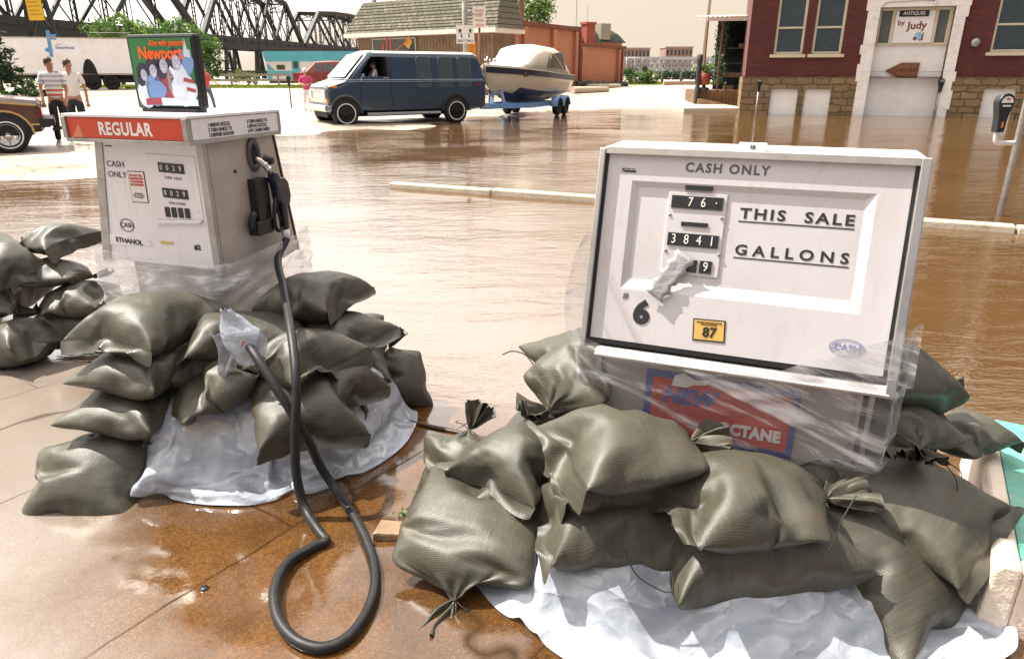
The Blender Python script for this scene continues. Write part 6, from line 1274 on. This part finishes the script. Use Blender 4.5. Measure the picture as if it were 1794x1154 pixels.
b = MB(); b.prism([(.066 * math.cos(a), .172 + .060 * math.sin(a)) for a in [PI * i / 14 for i in range(15)]], 1, -.049, -.040, 0); b.build('meter_dial', M['white_ink'], hd_); b = MB(); b.box(-.045, .045, -.050, -.040, .138, .152); b.build('meter_slot', M['white_ink'], hd_); text('TIME', .022, M['red_ink'], hd_, TM((0, -.0495, .205)), bold=.0008); b = MB(); b.box(-.009, .009, -.049, -.04, -.055, .0); b.build('meter_label', M['lamp_orange'], hd_)
for k, (px_, pb_, ptop, Y_) in enumerate(((1324, 200, 150, 27.2), (1637, 205, 156, 26.2))):
    q = at(px_, pb_, z=-.0); q = at(px_, pb_, Y_); m_ = thing('parking_meter', ['far parking meter before the stone base of the brick building', 'far parking meter before the white garage door'][k], 'parking meter', (q.x, Y_, 0), -.1, None)
    b = MB(); b.tube([(0, 0, -.2), (0, 0, .88)], .03, 10); b.build('pole', M['galv'], m_); b = MB(); meter_head(b); h_ = b.build('meter_head', M['meter_black'], m_, bevel=.012); h_.location = (0, 0, .98); h_.scale = (1.15, 1.15, 1.25); b = MB(); b.prism([(.066 * math.cos(a), .172 + .06 * math.sin(a)) for a in [PI * i / 10 for i in range(11)]], 1, -.052, -.043); b.build('meter_dial', M['galv'], h_)
q = at(511, 191, 31.0); m_ = thing('parking_meter', 'thin dark parking meter standing on the dry street beside the woman', 'parking meter', (q.x, 31, gz(q.x, 31)), .2)
b = MB(); b.tube([(0, 0, 0), (0, 0, .95)], .028, 8); b.build('pole', P('rusty_pole', (.10, .06, .05), .7), m_); b = MB(); meter_head(b); h_ = b.build('meter_head', M['meter_black'], m_); h_.location = (0, 0, 1.0); h_.scale = (1.1,) * 3
# lane sign pole behind the van
q = at(818, 200, 31.0); lp_ = thing('lane_sign_pole', 'grey street pole carrying the white two arrow lane sign', 'sign pole', (q.x, 31, gz(q.x, 31) - .05)); zt_ = 6.2
b = MB(); b.tube([(0, 0, 0), (0, 0, zt_)], .11, 14); b.beam((.1, -.02, at(850, 28, 31).z), (.75, -.02, at(850, 28, 31).z + .03), .05); b.ball((0, 0, at(818, 2, 31).z), .15, 10); b.build('pole', M['galv'], lp_)
z0_, z1_ = at(817, 77, 31).z, at(817, 45, 31).z; b = MB(); b.box(-.36, .38, -.16, -.14, z0_ - lp_.location.z, z1_ - lp_.location.z); sb_ = b.build('lane_sign', P('sign_white', (.70, .67, .64), .5), lp_); zc = (z0_ + z1_) / 2 - lp_.location.z; hh_ = z1_ - z0_
b = MB()
for sx_ in (-1, 1):
    x_ = .01 + .17 * sx_; pth = [(x_ - .02 * sx_, -.165, zc - hh_ * .18), (x_ - .02 * sx_, -.165, zc + hh_ * .0), (x_ + .03 * sx_, -.165, zc + hh_ * .16)]
    for a_, c_ in zip(pth, pth[1:]): b.beam(a_, c_, .045, .006)
    b.prism([(x_ + .09 * sx_, zc + hh_ * .30), (x_ - .04 * sx_, zc + hh_ * .24), (x_ + .08 * sx_, zc + hh_ * .06)], 1, -.168, -.162)
b.build('lane_arrow', M['ink'], sb_); text('ONLY', .13, M['ink'], sb_, TM((-.165, -.163, zc - hh_ * .36)), sx=.9, bold=.003); text('ONLY', .13, M['ink'], sb_, TM((.19, -.163, zc - hh_ * .36)), sx=.9, bold=.003)
q = at(826, 87, 31.2); og = thing('orange_sign', 'small orange sign hanging below the two arrow lane sign', 'sign', (q.x, 31.25, at(826, 95, 31.2).z)); b = MB(); b.box(-.17, .17, 0, .02, 0, .46); q_ = b.build('board', P('sign_orange', (.78, .30, .015), .5), og); b = MB(); [b.box(-.1, .1, -.003, .001, .12 + .1 * i, .15 + .1 * i) for i in range(3)]; b.build('marking', P('dull_orange', (.45, .15, .01), .6), q_)
q = at(842, 200, 33); bsn = thing('bus_sign', 'white sign with red lettering on a thin brown post behind the lane sign', 'sign', (q.x, 33, gz(q.x, 33) - .05)); b = MB(); b.tube([(0, 0, 0), (0, 0, at(842, 48, 33).z)], .05, 8); b.build('post', M['rust'], bsn); z0_ = at(842, 49, 33).z - bsn.location.z; z1_ = at(842, 12, 33).z - bsn.location.z
b = MB(); b.box(-.28, .29, -.08, -.05, z0_, z1_); q_ = b.build('sign_board', bpy.data.materials['sign_white'], bsn); b = MB(); rr = random.Random(2)
for i in range(4): b.box(-.2 + .04 * (i % 2), .2 - .05 * (i % 3 == 1), -.084, -.078, z1_ - .22 - .19 * i, z1_ - .12 - .19 * i)
b.build('faded_writing', P('faded_red_ink', (.58, .36, .31), .6), q_); text('TAXI', .22, M['red_ink'], q_, TM((0, -.085, z0_ + .13)), bold=.004) if False else None

# ================================================================== people
M['skin'] = P('skin', (.42, .21, .13), .55, var=.08, vs=14); M['hair_brown'] = P('brown_hair', (.06, .032, .018), .6, var=.3, vs=40); M['hair_white'] = P('white_hair', (.70, .66, .58), .6, var=.15, vs=30); M['shoe_white'] = P('white_shoe', (.65, .6, .55), .6)
def skin_mesh(name, J, E, mat, parent, root, sub=2):
    names = list(J); me = bpy.data.meshes.new(name); me.from_pydata([J[k][0] for k in names], [(names.index(a), names.index(b)) for a, b in E], []); me.materials.append(mat)
    o = bpy.data.objects.new(name, me); COL.objects.link(o)
    o.modifiers.new('s', 'SKIN'); md = o.modifiers.new('u', 'SUBSURF'); md.levels = md.render_levels = sub
    for i, k in enumerate(names):
        r = J[k][1]; v = me.skin_vertices[0].data[i]; v.radius = r if hasattr(r, '__len__') else (r, r); v.use_root = (k == root)
    bake(o); o.parent = parent
    for p in o.data.polygons: p.use_smooth = True
    o.data.materials.clear(); o.data.materials.append(mat); return o
def person(label, loc, yaw, h, mats, arms, legs, lean=0, hair='short', head_yaw=0, shirt_len=.50, sleeve=.55, seated=False, group=None):
    """faces -y; joints are fractions of the height h; arms = {side: (elbow, hand)}, legs = {side: (knee, ankle)}"""
    t = thing('person', label, 'person', loc, yaw, group); k = h
    def v(x, y, z): return (x * k, (y + lean * (z - .5)) * k if z > .5 else y * k, z * k)
    J = {'pelvis': (v(0, 0, .51), (.075 * k, .058 * k)), 'waist': (v(0, 0, .61), (.068 * k, .052 * k)), 'chest': (v(0, 0, .72), (.088 * k, .060 * k)), 'neckb': (v(0, .005, .815), (.035 * k, .034 * k)), 'neck': (v(0, 0, .85), (.031 * k, .033 * k)), 'head': (v(0, -.008, .905), (.044 * k, .052 * k)), 'crown': (v(0, 0, .958), (.038 * k, .046 * k))}
    E = [('pelvis', 'waist'), ('waist', 'chest'), ('chest', 'neckb'), ('neckb', 'neck'), ('neck', 'head'), ('head', 'crown')]
    hy = Matrix.Rotation(head_yaw, 3, 'Z')
    nose = Vector((0, -.060, -.008)); nose.rotate(hy.to_euler()); J['nose'] = (tuple(Vector(J['head'][0]) + nose * k), .010 * k); E.append(('head', 'nose'))
    for sd_, s in ((-1, 'r'), (1, 'l')):
        el, ha = arms[s]; J['sh' + s] = (v(.098 * sd_, 0, .800), .032 * k); J['el' + s] = (v(*el), .022 * k); J['wr' + s] = (v(*ha), .0155 * k)
        E += [('chest', 'sh' + s), ('sh' + s, 'el' + s), ('el' + s, 'wr' + s)]
        d = (Vector(ha) - Vector(el)).normalized(); sidev = d.cross(Vector((0, 1, 0))); sidev = sidev.normalized() if sidev.length > .1 else Vector((1, 0, 0))
        pm = Vector(ha) + d * .038; J['pa' + s] = (v(*pm), (.018 * k, .012 * k)); E.append(('wr' + s, 'pa' + s))
        for i, (o_, L) in enumerate(((-.018, .030), (-.006, .038), (.006, .036), (.018, .028))):
            f1 = pm + sidev * o_ + d * (.012 + L * .5); f2 = f1 + d * L * .5 + Vector((0, .006, -.006)); J[f'f{s}{i}'] = (v(*f1), .0062 * k); J[f'g{s}{i}'] = (v(*f2), .005 * k); E += [('pa' + s, f'f{s}{i}'), (f'f{s}{i}', f'g{s}{i}')]
        th = Vector(ha) + d * .018 + sidev * .022 * (-1) + Vector((0, -.012, 0)); J['th' + s] = (v(*th), .0065 * k); E.append(('wr' + s, 'th' + s))
        kn, an = legs[s]; J['hip' + s] = (v(.052 * sd_, 0, .485), .052 * k); J['kn' + s] = (v(*kn), .033 * k); J['an' + s] = (v(*an), .021 * k); J['to' + s] = (v(an[0] + .01 * sd_, an[1] - .075, max(.014, an[2] - .03)), .017 * k)
        E += [('pelvis', 'hip' + s), ('hip' + s, 'kn' + s), ('kn' + s, 'an' + s), ('an' + s, 'to' + s)]
    skin_mesh('body', J, E, M['skin'], t, 'pelvis')
    g = lambda n_, r: (J[n_][0], (r[0] * k, r[1] * k) if hasattr(r, '__len__') else r * k)
    lo = lambda a, c, f: tuple(Vector(J[a][0]).lerp(Vector(J[c][0]), f))
    Js = {'hem': (v(0, 0, shirt_len), (.094, .074)), 'waist': g('waist', (.087, .070)), 'chest': g('chest', (.104, .074)), 'nb': (lo('chest', 'neckb', .93), (.048, .046))}
    Js['hem'] = (Js['hem'][0], (.094 * k, .074 * k)); Js['nb'] = (Js['nb'][0], (.046 * k, .044 * k)); Es = [('hem', 'waist'), ('waist', 'chest'), ('chest', 'nb')]
    for s in 'rl': Js['sh' + s] = g('sh' + s, .043); Js['sl' + s] = (lo('sh' + s, 'el' + s, sleeve), .038 * k); Js['sm' + s] = (lo('sh' + s, 'el' + s, sleeve + .22), .037 * k); Es += [('chest', 'sh' + s), ('sh' + s, 'sl' + s), ('sl' + s, 'sm' + s)]
    if mats[0]: skin_mesh('shirt', Js, Es, mats[0], t, 'chest')
    Jt = {'pelvis': g('pelvis', (.088, .068)), 'belt': (lo('pelvis', 'waist', .55), (.084 * k, .064 * k))}; Et = [('pelvis', 'belt')]
    for s in 'rl': Jt['hip' + s] = g('hip' + s, .060); Jt['kn' + s] = g('kn' + s, .043); Jt['an' + s] = g('an' + s, .034); Et += [('pelvis', 'hip' + s), ('hip' + s, 'kn' + s), ('kn' + s, 'an' + s)]
    if mats[1]: skin_mesh('trousers', Jt, Et, mats[1], t, 'pelvis')
    if mats[3]:
        for s in 'rl':
            a, c = Vector(J['an' + s][0]), Vector(J['to' + s][0]); b = MB(); b.loft([[(p.x + .028 * k * math.cos(q_) * w_, p.y, max(.003, p.z + .022 * k * math.sin(q_) * w_ - .012 * k)) for q_ in [2 * PI * i / 10 for i in range(10)]] for p, w_ in ((a.lerp(c, -.35), .7), (a.lerp(c, -.1), 1), (a.lerp(c, .5), 1.0), (a.lerp(c, 1.15), .85), (a.lerp(c, 1.4), .35))]); b.build('shoe', mats[3], t)
    b = MB(); hc = Vector(J['head'][0]).lerp(Vector(J['crown'][0]), .55)
    fwd = Vector((0, -1, 0)); fwd.rotate(hy.to_euler())
    rr_ = .052 * k * (1.18 if hair == 'full' else 1.04); rings = []
    for i in range(9):
        th = PI * .68 * i / 8 + .02; ring = []
        for j in range(18):
            a = 2 * PI * j / 18; d = Vector((math.sin(th) * math.cos(a), math.sin(th) * math.sin(a), math.cos(th))); cut = max(0, d.dot(fwd)); z = d.z
            if cut > .25 and z < .45: d = d * .80; 
            ring.append(tuple(hc + Vector((d.x * rr_ * .92, d.y * rr_ * 1.12, d.z * rr_ * 1.08 + .006 * k)) + noise.noise_vector(d * 6) * .006 * k))
        rings.append(ring)
    b.loft(rings, 0, cap=False); b.build('hair', mats[2], t)
    hd0 = Vector(J['head'][0]); rt = Vector((1, 0, 0)); rt.rotate(hy.to_euler())
    for sd_ in (-1, 1):
        b = MB(); c = hd0 + fwd * .047 * k + rt * (.019 * sd_ * k) + Vector((0, 0, .010 * k)); b.ball(c, (.008 * k, .006 * k, .006 * k), 8); b.build('eye', M['ink'], t)
        b = MB(); c = hd0 + rt * (.049 * sd_ * k) + fwd * (-.006 * k); b.ball(c, (.007 * k, .013 * k, .018 * k), 8); b.build('ear', M['skin'], t)
    b = MB(); c = hd0 + fwd * .046 * k + Vector((0, 0, -.034 * k)); b.ball(c, (.015 * k, .006 * k, .004 * k), 8); b.build('mouth', M['red_ink'], t)
    return t
def stripes(name):
    n = N(name); sp = n.mk('ShaderNodeSeparateXYZ'); n.l.new(n.co.outputs['Object'], sp.inputs[0]); z = sp.outputs[2]
    w = n.math('FRACT', n.math('MULTIPLY', z, 11.0)); hi = n.math('GREATER_THAN', w, .55); low = n.math('LESS_THAN', z, 1.14)
    n.set('Base Color', n.mix(hi, (.74, .71, .68), n.mix(low, (.40, .40, .46), (.62, .09, .06)))).set('Roughness', .8); return n.m
M['denim_dark'] = P('dark_denim', (.018, .024, .045), .8, var=.3); M['trouser_black'] = P('black_trousers', (.012, .012, .016), .8); M['shirt_white'] = P('white_shirt', (.74, .72, .70), .8, var=.05); M['jeans'] = P('blue_jeans', (.09, .15, .26), .8, var=.25); M['red_shirt'] = P('red_vest', (.62, .06, .05), .8); M['pink'] = P('magenta_blouse', (.55, .05, .16), .8, var=.12); M['white_cloth'] = P('white_slacks', (.72, .69, .66), .8, var=.05)
st_stand = {'r': ((-.06, 0, .27), (-.065, .01, .045)), 'l': ((.055, -.01, .27), (.06, 0, .045))}
q = at(112, 258, 15.1); gx1 = q.x
person('man in a red and white striped shirt and black trousers walking behind the pump', (at(116, 258, 15.1).x, 15.1, gz(-9.5, 15.1)), .55, 1.72, (stripes('striped_shirt'), M['trouser_black'], M['hair_brown'], M['shoe_white']), {'r': ((-.135, -.01, .64), (-.13, -.075, .51)), 'l': ((.13, .0, .64), (.105, -.07, .52))}, {'r': ((-.05, -.05, .27), (-.06, -.10, .045)), 'l': ((.05, .0, .27), (.05, .07, .05))}, lean=.05, head_yaw=.7, shirt_len=.50)
person('man in a white shirt and dark jeans beside the striped shirt man', (at(147, 255, 15.9).x, 15.9, gz(-9.5, 15.9)), .35, 1.70, (M['shirt_white'], M['denim_dark'], M['hair_brown'], M['shoe_white']), {'r': ((-.13, .0, .64), (-.12, -.05, .51)), 'l': ((.145, .0, .65), (.15, -.03, .50))}, st_stand, head_yaw=.75, shirt_len=.52)
person('man in a red sleeveless shirt and jeans striding past the advertising sign', (at(368, 196, 30.2).x, 30.2, gz(-12.6, 30.2)), 1.25, 1.72, (M['red_shirt'], M['jeans'], M['hair_brown'], M['ink']), {'r': ((-.12, .03, .65), (-.13, .0, .52)), 'l': ((.11, -.10, .66), (.12, -.26, .58))}, {'r': ((-.05, .05, .28), (-.05, .14, .06)), 'l': ((.05, -.08, .28), (.05, -.12, .045))}, sleeve=.02, head_yaw=0)
person('white haired woman in a magenta blouse and white slacks standing by the van', (at(541, 199, 28.6).x, 28.6, gz(-8, 28.6) + .0), .1, 1.60, (M['pink'], M['white_cloth'], M['hair_white'], M['white_cloth']), {'r': ((-.155, -.02, .66), (-.045, -.12, .63)), 'l': ((.155, -.02, .66), (.02, -.12, .61))}, st_stand, hair='full', shirt_len=.45, sleeve=.62)
dv = person('dark haired driver in a white shirt inside the blue van', (0, 0, 0), 0, 1.62, (M['shirt_white'], M['trouser_black'], P('black_hair', (.015, .012, .012), .6), None), {'r': ((-.12, -.10, .66), (-.07, -.22, .69)), 'l': ((.13, -.08, .66), (.09, -.22, .69))}, {'r': ((-.06, -.22, .47), (-.06, -.30, .30)), 'l': ((.06, -.22, .47), (.06, -.30, .30))}, head_yaw=.1, shirt_len=.56)
vw = Matrix.Translation(van.location) @ Matrix.Rotation(vyaw, 4, 'Z'); dp = vw @ Vector((.68 * vs_, .52 * vs_, .24 * vs_)); dv.location = dp; dv.rotation_euler = (0, 0, vyaw + PI / 2 - .12)
S.cycles.use_denoising = True
